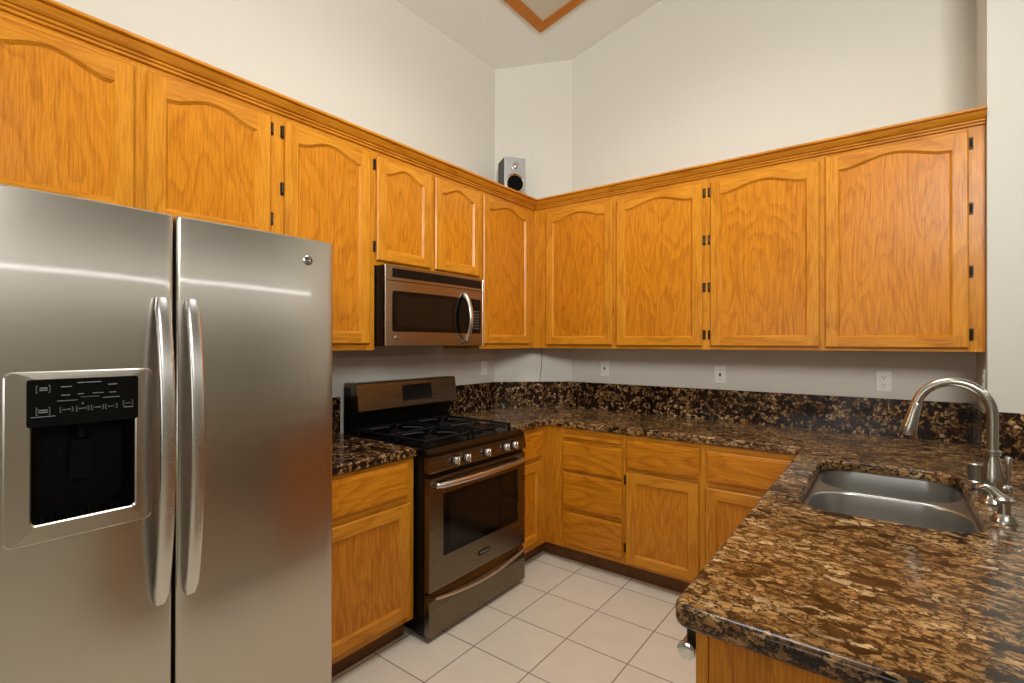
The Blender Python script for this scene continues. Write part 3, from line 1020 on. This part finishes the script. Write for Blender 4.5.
def fridge_door(x0, x1, hole=None):
    """convex door front; hole=(hx0,hx1,hz0,hz1)"""
    z0, z1 = 0.085, ZF
    yb, yf, bulge, r = -0.722, -0.798, 0.008, 0.010
    bm = BM()
    hw = (x1 - x0) / 2
    xm = (x0 + x1) / 2
    front = lambda x: yf - bulge * (1 - ((x - xm) / hw) ** 2)
    xs = [x0 + r * (1 - math.cos(a)) for a in (0, PI / 8, PI / 4, 3 * PI / 8)]
    ys = [front(x0 + r) + r * (1 - math.sin(a)) for a in (0, PI / 8, PI / 4, 3 * PI / 8)]
    cols = list(zip(xs, ys))
    mid = [x0 + r + (x1 - x0 - 2 * r) * i / 22 for i in range(23)]
    if hole:
        mid = [x for x in mid if min(abs(x - hole[0]), abs(x - hole[1])) > 0.006] + [hole[0], hole[1]]
        mid.sort()
    cols += [(x, front(x)) for x in mid]
    cols += [(x1 - (a - x0), b_) for a, b_ in reversed(list(zip(xs, ys)))]
    zs = [z0, z0 + 0.004, z1 - 0.004, z1]
    if hole:
        zs = [z0, z0 + 0.004, hole[2], hole[3], z1 - 0.004, z1]
    grid = []
    for j, z in enumerate(zs):
        ins = 0.004 if j in (0, len(zs) - 1) else 0
        grid.append([bm.verts.new((x, y + ins, z)) for x, y in cols])
    for j in range(len(zs) - 1):
        for i in range(len(cols) - 1):
            xc, zc = (cols[i][0] + cols[i + 1][0]) / 2, (zs[j] + zs[j + 1]) / 2
            if hole and hole[0] < xc < hole[1] and hole[2] < zc < hole[3]:
                continue
            bm.faces.new((grid[j][i], grid[j][i + 1], grid[j + 1][i + 1], grid[j + 1][i]))
    bl = [[bm.verts.new((x, yb, z)) for x in (x0, x1)] for z in (z0, z1)]
    bm.faces.new((bl[0][0], bl[0][1], bl[1][1], bl[1][0]))
    bm.faces.new([bl[0][0], *grid[0], bl[0][1]])
    bm.faces.new([bl[1][0], *grid[-1], bl[1][1]])
    left = [g[0] for g in grid]
    right = [g[-1] for g in grid]
    bm.faces.new([bl[0][0], *left, bl[1][0]])
    bm.faces.new([bl[0][1], *right, bl[1][1]])
    return bm, front


RX0, RX1, RZ0, RZ1 = -3.119 - FR0, -2.914 - FR0, 0.975, 1.212
bm, frontL = fridge_door(0.002, GX - 0.004, (RX0, RX1, RZ0, RZ1))
dL = obj('freezer_door', bm, M['fridge_steel'], fr, True)
bm, frontR = fridge_door(GX + 0.004, FRW - 0.002)
dR = obj('fridge_door', bm, M['fridge_steel'], fr, True)
bm = BM(); box(bm, GX - 0.02, GX + 0.02, -0.721, -0.716, 0.09, ZF - 0.03); obj('door_seal', bm, M['black'], fr)
for lx in (FRW - 0.075, 0.015):
    bm = BM(); box(bm, lx, lx + 0.06, -0.775, -0.66, ZF - 0.0215, ZF + 0.006, 0.004)
    obj('hinge_cover', bm, M['black'], fr)


def plate_with_hole(bm, x0, x1, z0, z1, hx0, hx1, hz0, hz1, yfun, th, r=0.016, rh=0.012, n=5):
    """rounded plate with a rounded opening, standing th in front of yfun(x)"""
    o = rrect(x0, x1, z0, z1, r, n)
    i = rrect(hx0, hx1, hz0, hz1, rh, n)
    m = len(o)
    layers = []
    for lp, ins, t_ in ((o, 0, 0.0), (o, 0, th * 0.6), (o, 0.003, th), (i, -0.003, th), (i, 0, th * 0.5), (i, 0, -0.006)):
        ax, az = (sum(p[0] for p in lp) / m, sum(p[1] for p in lp) / m)
        ring = []
        for p in lp:
            sx = 1 - ins / (abs(p[0] - ax) + 1e-6) if ins else 1
            sz = 1 - ins / (abs(p[1] - az) + 1e-6) if ins else 1
            x, z = ax + (p[0] - ax) * sx, az + (p[1] - az) * sz
            ring.append(bm.verts.new((x, yfun(x) - t_, z)))
        layers.append(ring)
    for a, b2 in zip(layers[:-1], layers[1:]):
        for k in range(m):
            bm.faces.new((a[k], a[(k + 1) % m], b2[(k + 1) % m], b2[k]))


BX0, BX1, BZ0, BZ1 = -3.1655 - FR0, -2.876 - FR0, 0.931, 1.339
bm = BM()
plate_with_hole(bm, BX0, BX1, BZ0, BZ1, RX0 + 0.001, RX1 - 0.001, RZ0, RZ1 + 0.105, frontL, 0.006)
bz = obj('dispenser_bezel', bm, M['fridge_steel'], dL)
bm = BM()
xa, xb = -3.127 - FR0, -2.910 - FR0
cols = [xa + (xb - xa) * i / 10 for i in range(11)]
lo = rrect(xa, xb, 1.207, 1.320, 0.006, 3)
A_ = [bm.verts.new((x, frontL(x) - 0.0095, z)) for x, z in lo]
B_ = [bm.verts.new((x, frontL(x) + 0.004, z)) for x, z in lo]
bm.faces.new(A_)
for k in range(len(lo)):
    bm.faces.new((A_[k], A_[(k + 1) % len(lo)], B_[(k + 1) % len(lo)], B_[k]))
cp = obj('control_panel', bm, M['black_gloss'], dL)
bm = BM()      # recess: open box behind the opening
ra, rb = RX0 + 0.0005, RX1 - 0.0005
fyr = frontL((ra + rb) / 2) + 0.010
bk = fyr + 0.055
P = lambda x, y, z: bm.verts.new((x, y, z))
f0 = [P(ra, fyr, RZ0), P(rb, fyr, RZ0), P(rb, fyr, RZ1), P(ra, fyr, RZ1)]
b0 = [P(ra + 0.012, bk, RZ0 + 0.02), P(rb - 0.012, bk, RZ0 + 0.02), P(rb - 0.012, bk, RZ1), P(ra + 0.012, bk, RZ1)]
bm.faces.new(b0)
for k in range(4):
    bm.faces.new((f0[k], f0[(k + 1) % 4], b0[(k + 1) % 4], b0[k]))
obj('dispenser_recess', bm, M['recess'], dL)
bm = BM()
xm_ = (ra + rb) / 2
prism(bm, [(xm_ - 0.025, 1.06), (xm_ + 0.025, 1.06), (xm_ + 0.020, 1.16), (xm_ - 0.020, 1.16)], bk - 0.022, bk - 0.014, 'y')
tube(bm, [(xm_, bk - 0.02, 1.205), (xm_, bk - 0.02, 1.165)], 0.012, 12)
obj('dispenser_paddle', bm, M['recess'], dL)
bm = BM()
for k in range(12):
    xx = ra + 0.02 + k * (rb - ra - 0.04) / 11
    box(bm, xx - 0.002, xx + 0.002, fyr, bk - 0.003, RZ0 + 0.006, RZ0 + 0.012)
obj('drip_tray', bm, M['recess'], dL)
# printing on the control panel: brackets, words and indicator strokes
bm = BM()


def pz(px, pxr=(20, 140), py=None):
    return None


def pcol(u):
    return xa + (xb - xa) * u


def word(s, u, z, size, strokes=bm):
    x = pcol(u)
    merge(strokes, text_bm(s, size), (x, frontL(x) - 0.0100, z))


def dash(u0, u1, z, h=0.0012):
    x0_, x1_ = pcol(u0), pcol(u1)
    y_ = frontL((x0_ + x1_) / 2) - 0.0100
    box(bm, x0_, x1_, y_ - 0.0004, y_ + 0.0006, z - h, z + h)


def bracket(u, z, w=0.014, h=0.008):
    x = pcol(u)
    for s in (-1, 1):
        y_ = frontL(x) - 0.0100
        box(bm, x + s * w - 0.0004, x + s * w + 0.0004, y_ - 0.0004, y_ + 0.0006, z - h, z + h)
        for zz in (z - h, z + h):
            box(bm, min(x + s * w, x + s * (w - 0.003)), max(x + s * w, x + s * (w - 0.003)), y_ - 0.0004, y_ + 0.0006, zz - 0.0004, zz + 0.0004)


for u, s in ((0.325, 'WATER'), (0.465, 'CRUSHED'), (0.60, 'CUBED'), (0.73, 'LIGHT')):
    word(s, u, 1.2445, 0.0050 if len(s) < 7 else 0.0042)
    bracket(u, 1.2445, 0.0120, 0.0055)
word('LOCK', 0.895, 1.2490, 0.0050)
bracket(0.895, 1.2500, 0.0105, 0.006)
dash(0.85, 0.945, 1.2390, 0.0010)
for z_ in (1.2995, 1.2945):
    dash(0.10, 0.165, z_, 0.0013)
bracket(0.13, 1.2970, 0.012, 0.0085)
for z_ in (1.2470, 1.2420):
    dash(0.09, 0.17, z_, 0.0013)
bracket(0.13, 1.2445, 0.012, 0.0085)
dash(0.03, 0.23, 1.2315, 0.0008)
dash(0.42, 0.485, 1.3090, 0.0011); dash(0.495, 0.635, 1.3090, 0.0011)
dash(0.275, 0.37, 1.3005, 0.0010); dash(0.70, 0.785, 1.3010, 0.0010)
dash(0.28, 0.355, 1.2800, 0.0010); dash(0.42, 0.475, 1.2810, 0.0008); dash(0.555, 0.655, 1.2810, 0.0008); dash(0.71, 0.775, 1.2805, 0.0010)
dash(0.245, 0.42, 1.2665, 0.0007); dash(0.65, 0.81, 1.2680, 0.0007); dash(0.45, 0.62, 1.2730, 0.0004)
box(bm, pcol(0.465) - 0.0015, pcol(0.465) + 0.0015, frontL(pcol(0.465)) - 0.0104, frontL(pcol(0.465)) - 0.0094, 1.2555, 1.2585)
obj('panel_printing', bm, M['text_dim'], cp)


def fridge_handle(xc, front, parent):
    """broad strap bowed away from the door, its ends turned into the door"""
    bm = BM()
    n = 30
    hw, ht = 0.0185, 0.011
    sec = rrect(-hw, hw, -ht, ht, 0.0095, 4)
    rings = []
    for k in range(n + 1):
        s = k / n
        z = 0.688 + (1.532 - 0.688) * s
        bow = 1 - (2 * s - 1) ** 2
        o_ = 0.012 + 0.050 * bow ** 0.85
        e = min(1.0, 0.72 + 0.28 * min(s, 1 - s) / 0.03) if min(s, 1 - s) < 0.03 else 1.0
        rings.append([bm.verts.new((xc + p[0] * e, front(xc) - o_ - p[1] * e, z)) for p in sec])
    m = len(sec)
    for a, b2 in zip(rings[:-1], rings[1:]):
        for k in range(m):
            bm.faces.new((a[k], a[(k + 1) % m], b2[(k + 1) % m], b2[k]))
    bm.faces.new(rings[0]); bm.faces.new(rings[-1][::-1])
    o = obj('handle', bm, M['handle_steel'], parent, True)
    for z in (0.712, 1.508):
        b2 = BM(); box(b2, xc - 0.010, xc + 0.010, front(xc) - 0.016, front(xc) + 0.001, z - 0.014, z + 0.014, 0.003)
        obj('handle_mount', b2, M['handle_steel'], o)
    return o


fridge_handle(-2.857 - FR0, frontL, dL)
fridge_handle(-2.783 - FR0, frontR, dR)
lx = -2.417 - FR0
bm = BM()
lathe(bm, [(0.0165, 0.0), (0.0165, -0.0025), (0.015, -0.0035)], (lx, frontR(lx) + 0.0005, 1.694), 'y', 24)
em = obj('emblem', bm, M['chrome'], dR, True)


def monogram(parent, x, y, z, r):
    bm = BM()
    for a0, a1, rr, ox, oz in ((0.3, 5.2, 0.42, -0.14, 0.06), (0.9, 5.6, 0.34, 0.22, 0.10), (0, 2 * PI, 0.86, 0, 0), (2.6, 6.0, 0.30, 0.16, -0.28)):
        n = 20
        tube(bm, [(x + r * (ox + rr * math.cos(a0 + (a1 - a0) * k / n)), y, z + r * (oz + rr * math.sin(a0 + (a1 - a0) * k / n))) for k in range(n + 1)], r * 0.075, 6)
    obj('monogram', bm, M['black'], parent)


monogram(em, lx, frontR(lx) - 0.0032, 1.694, 0.0165)

# ------------------------------------------------------------------ gas range (local x -> +y, front at local -0.70)
RG0 = -1.747
rg = thing('gas_range', 'black and stainless gas range below the microwave', 'range', (0, RG0, 0), LEFT)
W_ = 0.765
bm = BM()
box(bm, 0.002, W_ - 0.002, -0.672, -0.03, 0.03, 0.868, 0.002)
for lx_ in (0.05, W_ - 0.05):
    for ly in (-0.60, -0.10):
        box(bm, lx_ - 0.02, lx_ + 0.02, ly - 0.02, ly + 0.02, 0.0, 0.03)
box(bm, 0.03, W_ - 0.03, -0.655, -0.63, 0.0, 0.03)
obj('body', bm, M['black'], rg)
bm = BM()      # cooktop: shallow pan with raised rim
prism(bm, [(-0.700, 0.868), (-0.055, 0.868), (-0.055, 0.914), (-0.075, 0.914), (-0.09, 0.900), (-0.64, 0.900), (-0.672, 0.902), (-0.700, 0.884)], 0.0, W_, 'x')
obj('cooktop', bm, M['black_enamel'], rg)
# grates and burners
G1 = BM()
for gx0, gx1 in ((0.035, 0.365), (0.392, 0.722)):
    g = BM()
    z0_, z1_ = 0.926, 0.938
    for y_ in (-0.630, -0.365, -0.105):
        box(g, gx0, gx1, y_ - 0.006, y_ + 0.006, z0_, z1_, 0.003)
    for x_ in (gx0 + 0.006, gx1 - 0.006):
        box(g, x_ - 0.006, x_ + 0.006, -0.632, -0.103, z0_, z1_, 0.003)
        for y_ in (-0.625, -0.365, -0.110):
            box(g, x_ - 0.006, x_ + 0.006, y_ - 0.006, y_ + 0.006, 0.899, z0_)
    xm2 = (gx0 + gx1) / 2
    for yc in (-0.500, -0.235):
        for a in range(4):
            ca, sa = math.cos(PI / 4 + a * PI / 2), math.sin(PI / 4 + a * PI / 2)
            tube(g, [(xm2 + ca * 0.035, yc + sa * 0.035, 0.940), (xm2 + ca * 0.07, yc + sa * 0.07, 0.940), (xm2 + ca * 0.16, yc + sa * 0.125, 0.932)], 0.0055, 6)
    obj('grate', g, M['cast_iron'], rg)
for bx in (0.200, 0.557):
    for by in (-0.500, -0.235):
        b_ = BM()
        lathe(b_, [(0.050, 0.899), (0.050, 0.908), (0.040, 0.911), (0.040, 0.918), (0.034, 0.922)], (bx, by, 0), 'z', 20)
        obj('burner', b_, M['cast_iron'], rg, True)
# sloped knob panel
bm = BM()
prism(bm, [(-0.672, 0.795), (-0.712, 0.795), (-0.714, 0.803), (-0.704, 0.866), (-0.700, 0.8675), (-0.672, 0.8675)], 0.0, W_, 'x')
kp = obj('control_panel', bm, M['steel'], rg)
for ky in (-1.578, -1.498, -1.340, -1.178, -1.098):
    kx_ = ky - RG0
    b_ = BM()
    lathe(b_, [(0.0255, 0.003), (0.0255, -0.003), (0.021, -0.006)], (kx_, -0.709, 0.831), 'y', 22)
    k_ = obj('knob', b_, M['black'], rg, True)
    b_ = BM()
    lathe(b_, [(0.0205, -0.005), (0.0195, -0.020), (0.0165, -0.024)], (kx_, -0.709, 0.831), 'y', 22)
    box(b_, kx_ - 0.0055, kx_ + 0.0055, -0.709 - 0.034, -0.709 - 0.019, 0.811, 0.851, 0.002)
    obj('knob_grip', b_, M['handle_steel'], k_, True)
# vent gap, oven door, drawer
bm = BM(); box(bm, 0.002, W_ - 0.002, -0.690, -0.672, 0.768, 0.795)
for k in range(20):
    box(bm, 0.06 + k * 0.032, 0.08 + k * 0.032, -0.6925, -0.690, 0.778, 0.786)
obj('door_vent', bm, M['black'], rg)
DZ0, DZ1 = 0.236, 0.770
bm = BM()
wx0, wx1, wz0, wz1 = -1.654 - RG0, -1.052 - RG0, 0.384, 0.684
yf_ = -0.706
for a, b2, c_, d_ in ((0.001, wx0, DZ0, DZ1), (wx1, W_ - 0.001, DZ0, DZ1), (wx0, wx1, DZ0, wz0), (wx0, wx1, wz1, DZ1)):
    box(bm, a, b2, yf_, -0.674, c_, d_)
bmesh.ops.remove_doubles(bm, verts=bm.verts[:], dist=1e-5)
od = obj('oven_door', bm, M['steel'], rg)
bm = BM()
box(bm, wx0 + 0.0005, wx1 - 0.0005, yf_ + 0.003, yf_ + 0.014, wz0 + 0.0005, wz1 - 0.0005)
ow = obj('oven_window', bm, M['black_gloss'], od)
bm = BM()
box(bm, -1.608 - RG0, -1.098 - RG0, yf_ + 0.0022, yf_ + 0.0032, 0.418, 0.660)
obj('window_screen', bm, plain('oven_screen', (0.010, 0.006, 0.004), 0.12, 0, 0.25), ow)
bm = BM()
tube(bm, [(0.035 + (W_ - 0.07) * k / 24, yf_ - 0.020 - 0.030 * math.sin(PI * k / 24) ** 0.6, 0.736) for k in range(25)], [0.010] + [0.0135] * 23 + [0.010], 14, squash=(1, 1.1))
for xx in (0.042, W_ - 0.042):
    box(bm, xx - 0.012, xx + 0.012, yf_ - 0.026, yf_ - 0.0005, 0.724, 0.748, 0.003)
obj('oven_handle', bm, M['handle_steel'], od, True)
bm = BM(); box(bm, -1.395 - RG0, -1.307 - RG0, yf_ - 0.003, yf_ - 0.0005, 0.296, 0.321, 0.001); bd = obj('badge', bm, M['black'], od)
bm = text_bm('FRIGIDAIRE', 0.0135); bmesh.ops.translate(bm, verts=bm.verts[:], vec=(-1.351 - RG0, yf_ - 0.0034, 0.309)); obj('badge_lettering', bm, M['chrome'], bd)
bm = BM()
prism(bm, [(-0.674, 0.028), (-0.704, 0.028), (-0.706, 0.032), (-0.706, 0.150), (-0.700, 0.190), (-0.690, 0.222), (-0.674, 0.222)], 0.001, W_ - 0.001, 'x')
dr = obj('storage_drawer', bm, M['steel'], rg)
bm = BM()      # smile shaped lip of the drawer
n = 24
tops, bots = [], []
for k in range(n + 1):
    s = k / n
    x = 0.03 + (W_ - 0.06) * s
    sag = 0.028 * math.sin(PI * s)
    tops.append((x, -0.716 - 0.012 * math.sin(PI * s), 0.206 - sag))
tube(bm, tops, [0.006] + [0.0085] * (n - 1) + [0.006], 10)
obj('drawer_handle', bm, M['handle_steel'], dr, True)
# backguard: tilted steel console over a black riser
bm = BM(); prism(bm, [(-0.03, 0.868), (-0.03, 1.165), (-0.095, 1.165), (-0.110, 1.02), (-0.075, 0.914), (-0.056, 0.905), (-0.054, 0.868)], 0.004, W_ - 0.004, 'x')
bg = obj('backguard', bm, M['black'], rg)
bm = BM()
prism(bm, [(-0.035, 1.172), (-0.035, 1.188), (-0.135, 1.190), (-0.143, 1.184), (-0.164, 1.040), (-0.158, 1.030), (-0.105, 1.028), (-0.09, 1.165)], 0.003, W_ - 0.003, 'x')
cs = obj('console', bm, M['steel'], bg)
bm = BM()
yq = lambda z: -0.1435 - (1.184 - z) / (1.184 - 1.040) * 0.0205 - 0.0008
lo_ = rrect(-1.405 - RG0 - 0.03, -1.168 - RG0 - 0.035, 1.070, 1.163, 0.006, 3)
A_ = [bm.verts.new((x, yq(z), z)) for x, z in lo_]
B_ = [bm.verts.new((x, yq(z) + 0.004, z)) for x, z in lo_]
bm.faces.new(A_); bm.faces.new(B_[::-1])
for k in range(len(lo_)):
    bm.faces.new((A_[k], A_[(k + 1) % len(lo_)], B_[(k + 1) % len(lo_)], B_[k]))
obj('clock_display', bm, M['display'], cs)

# ------------------------------------------------------------------ microwave
MW0 = -1.763
mw = thing('microwave', 'stainless over-the-range microwave under the short oak cabinet', 'microwave', (0, MW0, 1.390), LEFT)
MWW, MH = 0.757, 0.413
bm = BM(); box(bm, 0.002, MWW - 0.002, -0.386, -0.004, 0.0, MH, 0.002); obj('body', bm, M['black'], mw)


def mfront(x):
    return -0.402 - 0.012 * (1 - ((x - MWW / 2) / (MWW / 2)) ** 2)


def curved_panel(bm, x0, x1, z0, z1, th, back, n=20, r=0.0):
    """panel following mfront: th in front of it, back behind"""
    lo2 = rrect(x0, x1, z0, z1, r, 4) if r else None
    if lo2:
        dense = []
        m = len(lo2)
        for i in range(m):
            a, b2 = lo2[i], lo2[(i + 1) % m]
            k = max(1, int(abs(b2[0] - a[0]) / 0.04))
            for j in range(k):
                dense.append((a[0] + (b2[0] - a[0]) * j / k, a[1] + (b2[1] - a[1]) * j / k))
        top_ = sorted([p for p in dense], key=lambda p: p[0])
        A2 = [bm.verts.new((x, mfront(x) - th, z)) for x, z in dense]
        B2 = [bm.verts.new((x, mfront(x) + back, z)) for x, z in dense]
        f = bm.faces.new(A2)
        for k in range(len(dense)):
            bm.faces.new((A2[k], A2[(k + 1) % len(dense)], B2[(k + 1) % len(dense)], B2[k]))
        bmesh.ops.triangulate(bm, faces=[f], ngon_method='EAR_CLIP')
        return
    g = []
    for z in (z0, z1):
        for off in (-th, back):
            g.append([bm.verts.new((x0 + (x1 - x0) * i / n, mfront(x0 + (x1 - x0) * i / n) + off, z)) for i in range(n + 1)])
    for i in range(n):
        bm.faces.new((g[0][i], g[0][i + 1], g[2][i + 1], g[2][i]))
        bm.faces.new((g[1][i], g[3][i], g[3][i + 1], g[1][i + 1]))
        bm.faces.new((g[0][i], g[1][i], g[1][i + 1], g[0][i + 1]))
        bm.faces.new((g[2][i], g[2][i + 1], g[3][i + 1], g[3][i]))
    for e in (0, n):
        bm.faces.new((g[0][e], g[2][e], g[3][e], g[1][e]))


bm = BM(); curved_panel(bm, 0.0, MWW, 0.338, MH, 0, 0.016); vp = obj('vent_panel', bm, M['microwave_steel'], mw, True)
bm = BM(); curved_panel(bm, 0.044, 0.734, 0.353, 0.399, 0.002, 0.006, r=0.004); vg = obj('vent_grille', bm, M['black'], vp)
bm = BM()
for k in range(6):
    z_ = 0.357 + k * 0.0075
    curved_panel(bm, 0.05, 0.728, z_, z_ + 0.0022, 0.0034, -0.0021)
obj('louvre', bm, M['black_enamel'], vg)
bm = BM(); curved_panel(bm, 0.0, MWW, 0.003, 0.3345, 0, 0.016); md = obj('door', bm, M['microwave_steel'], mw, True)
bm = BM(); curved_panel(bm, 0.044, 0.732, 0.076, 0.285, 0.0015, 0.004, r=0.014); dg_ = obj('door_glass', bm, M['black_gloss'], md)
bm = BM(); curved_panel(bm, 0.075, 0.470, 0.100, 0.262, 0.0022, -0.0014, r=0.010); obj('window_screen', bm, plain('microwave_screen', (0.010, 0.007, 0.004), 0.12, 0, 0.25), dg_)
bm = BM()
for r_ in range(7):
    for c_ in range(3):
        x_ = 0.668 + c_ * 0.017
        z_ = 0.105 + r_ * 0.017
        box(bm, x_, x_ + 0.009, mfront(x_) - 0.0022, mfront(x_) - 0.0012, z_, z_ + 0.004)
obj('keypad', bm, M['text_dim'], dg_)
bm = BM()
hx = -1.190 - MW0
pts = []
for k in range(21):
    s = k / 20
    pts.append((hx, mfront(hx) - 0.006 - 0.052 * math.sin(PI * s) ** 0.75, 0.022 + 0.288 * s))
tube(bm, pts, [0.010] + [0.0125] * 19 + [0.010], 14, squash=(1.25, 0.9))
obj('handle', bm, M['handle_steel'], md, True)
bm = BM()
lxm = -1.693 - MW0
lathe(bm, [(0.012, 0.002), (0.012, -0.002), (0.010, -0.003)], (lxm, mfront(lxm), 0.046), 'y', 20)
em2 = obj('emblem', bm, M['chrome'], md, True)
monogram(em2, lxm, mfront(lxm) - 0.0028, 0.046, 0.012)
for xx in (0.0, MWW - 0.006):
    bm = BM(); box(bm, xx, xx + 0.006, -0.4035, -0.3865, 0.003, MH, 0.001); obj('side_trim', bm, M['handle_steel'], mw)

# ------------------------------------------------------------------ speaker on top of the corner cabinet
spk = thing('speaker', 'small silver bookshelf speaker on top of the corner cabinets', 'speaker', (0.192, -0.437, ZT + 0.0135))
spk.rotation_euler = (0, 0, math.radians(-35 + 90))
SWD, SHT, SDP = 0.164, 0.300, 0.155
bm = BM(); box(bm, -SWD / 2, SWD / 2, -SDP / 2 + 0.012, SDP / 2, 0, SHT, 0.006); obj('cabinet', bm, plain('speaker_case', (0.05, 0.048, 0.042), 0.5), spk)
bm = BM(); box(bm, -SWD / 2 + 0.001, SWD / 2 - 0.001, -SDP / 2 - 0.006, -SDP / 2 + 0.0115, 0.001, SHT - 0.001, 0.006, seg=2); fp = obj('front_baffle', bm, M['silver'], spk)
yb_ = -SDP / 2 - 0.006
bm = BM(); lathe(bm, [(0.075, 0.001), (0.075, -0.006), (0.067, -0.010), (0.059, -0.004), (0.059, 0.0)], (0, yb_, 0.108), 'y', 32, caps=False); wr = obj('woofer_ring', bm, M['handle_steel'], spk, True)
bm = BM(); lathe(bm, [(0.0585, -0.002), (0.055, -0.005), (0.030, 0.003), (0.018, 0.004), (0.012, -0.001), (0.004, -0.003)], (0, yb_, 0.108), 'y', 32); obj('woofer_cone', bm, M['cone'], spk, True)
bm = BM(); lathe(bm, [(0.033, 0.001), (0.033, -0.004), (0.028, -0.006), (0.024, -0.001)], (0.004, yb_, 0.232), 'y', 28); tw = obj('tweeter', bm, M['silver'], spk, True)
bm = BM(); lathe(bm, [(0.019, -0.001), (0.015, -0.005), (0.006, -0.008)], (0.004, yb_, 0.232), 'y', 20); obj('tweeter_dome', bm, M['pale_steel'], tw, True)

# ------------------------------------------------------------------ outlets, switch, wire
GO = 'wall plates above the backsplash'


def wall_plate(name, label, cat, loc, rotz, kind):
    t = thing(name, label, cat, loc, rotz, GO)
    bm = BM(); box(bm, -0.035, 0.035, -0.006, -0.0005, -0.057, 0.057, 0.003, seg=2); obj('cover_plate', bm, M['white_plastic'], t)
    if kind == 'duplex':
        for zz in (-0.020, 0.020):
            bm = BM(); prism(bm, rrect(-0.017, 0.017, zz - 0.014, zz + 0.014, 0.009, 4), -0.0085, -0.0055, 'y'); rc = obj('receptacle', bm, M['white_plastic'], t)
            bm = BM()
            box(bm, -0.0075, -0.0050, -0.0090, -0.0080, zz - 0.001, zz + 0.007); box(bm, 0.0050, 0.0075, -0.0090, -0.0080, zz - 0.001, zz + 0.007)
            lathe(bm, [(0.0028, -0.0080), (0.0028, -0.0090)], (0, 0, zz - 0.0075), 'y', 10)
            obj('slot', bm, M['slot'], rc)
    elif kind == 'jack':
        bm = BM(); box(bm, -0.006, 0.006, -0.0085, -0.005, -0.010, 0.010, 0.0015); obj('jack', bm, M['slot'], t)
        bm = BM()
        for zz in (-0.030, 0.030):
            lathe(bm, [(0.0030, -0.0055), (0.0024, -0.0072)], (0, 0, zz), 'y', 10)
        obj('screw', bm, M['bronze'], t, True)
    else:
        bm = BM(); box(bm, -0.017, 0.017, -0.0085, -0.005, -0.034, 0.034, 0.002); obj('rocker', bm, M['white_plastic'], t)
    return t


wall_plate('wall_jack', 'white wall plate with dark jack nearest the corner on the back wall', 'wall plate', (0.733, 0, 1.221), 0, 'jack')
wall_plate('wall_jack', 'white wall plate with dark jack in the middle of the back wall', 'wall plate', (1.549, 0, 1.207), 0, 'jack')
wall_plate('electrical_outlet', 'white duplex outlet on the back wall behind the sink', 'outlet', (2.393, 0, 1.204), 0, 'duplex')
wall_plate('light_switch', 'white rocker switch plate on the left wall beside the range', 'switch', (0, -0.522, 1.222), LEFT, 'rocker')
wall_plate('electrical_outlet', 'white outlet on the side wall above the faucet', 'outlet', (XR, -0.275, 1.236), -PI / 2, 'duplex')
bm = BM()
ud = Vector((0.4, -0.45, 0)).normalized()
tube(bm, [Vector(p) + ud * 0.004 for p in ((0.272, -0.1585, 1.371), (0.274, -0.157, 1.30), (0.272, -0.1585, 1.22), (0.266, -0.164, 1.16), (0.264, -0.1655, 1.1135))], 0.0022, 6)
tag(obj('speaker_wire', bm, M['wire'], None, True), 'thin grey wire hanging down the diagonal corner wall', 'wire')
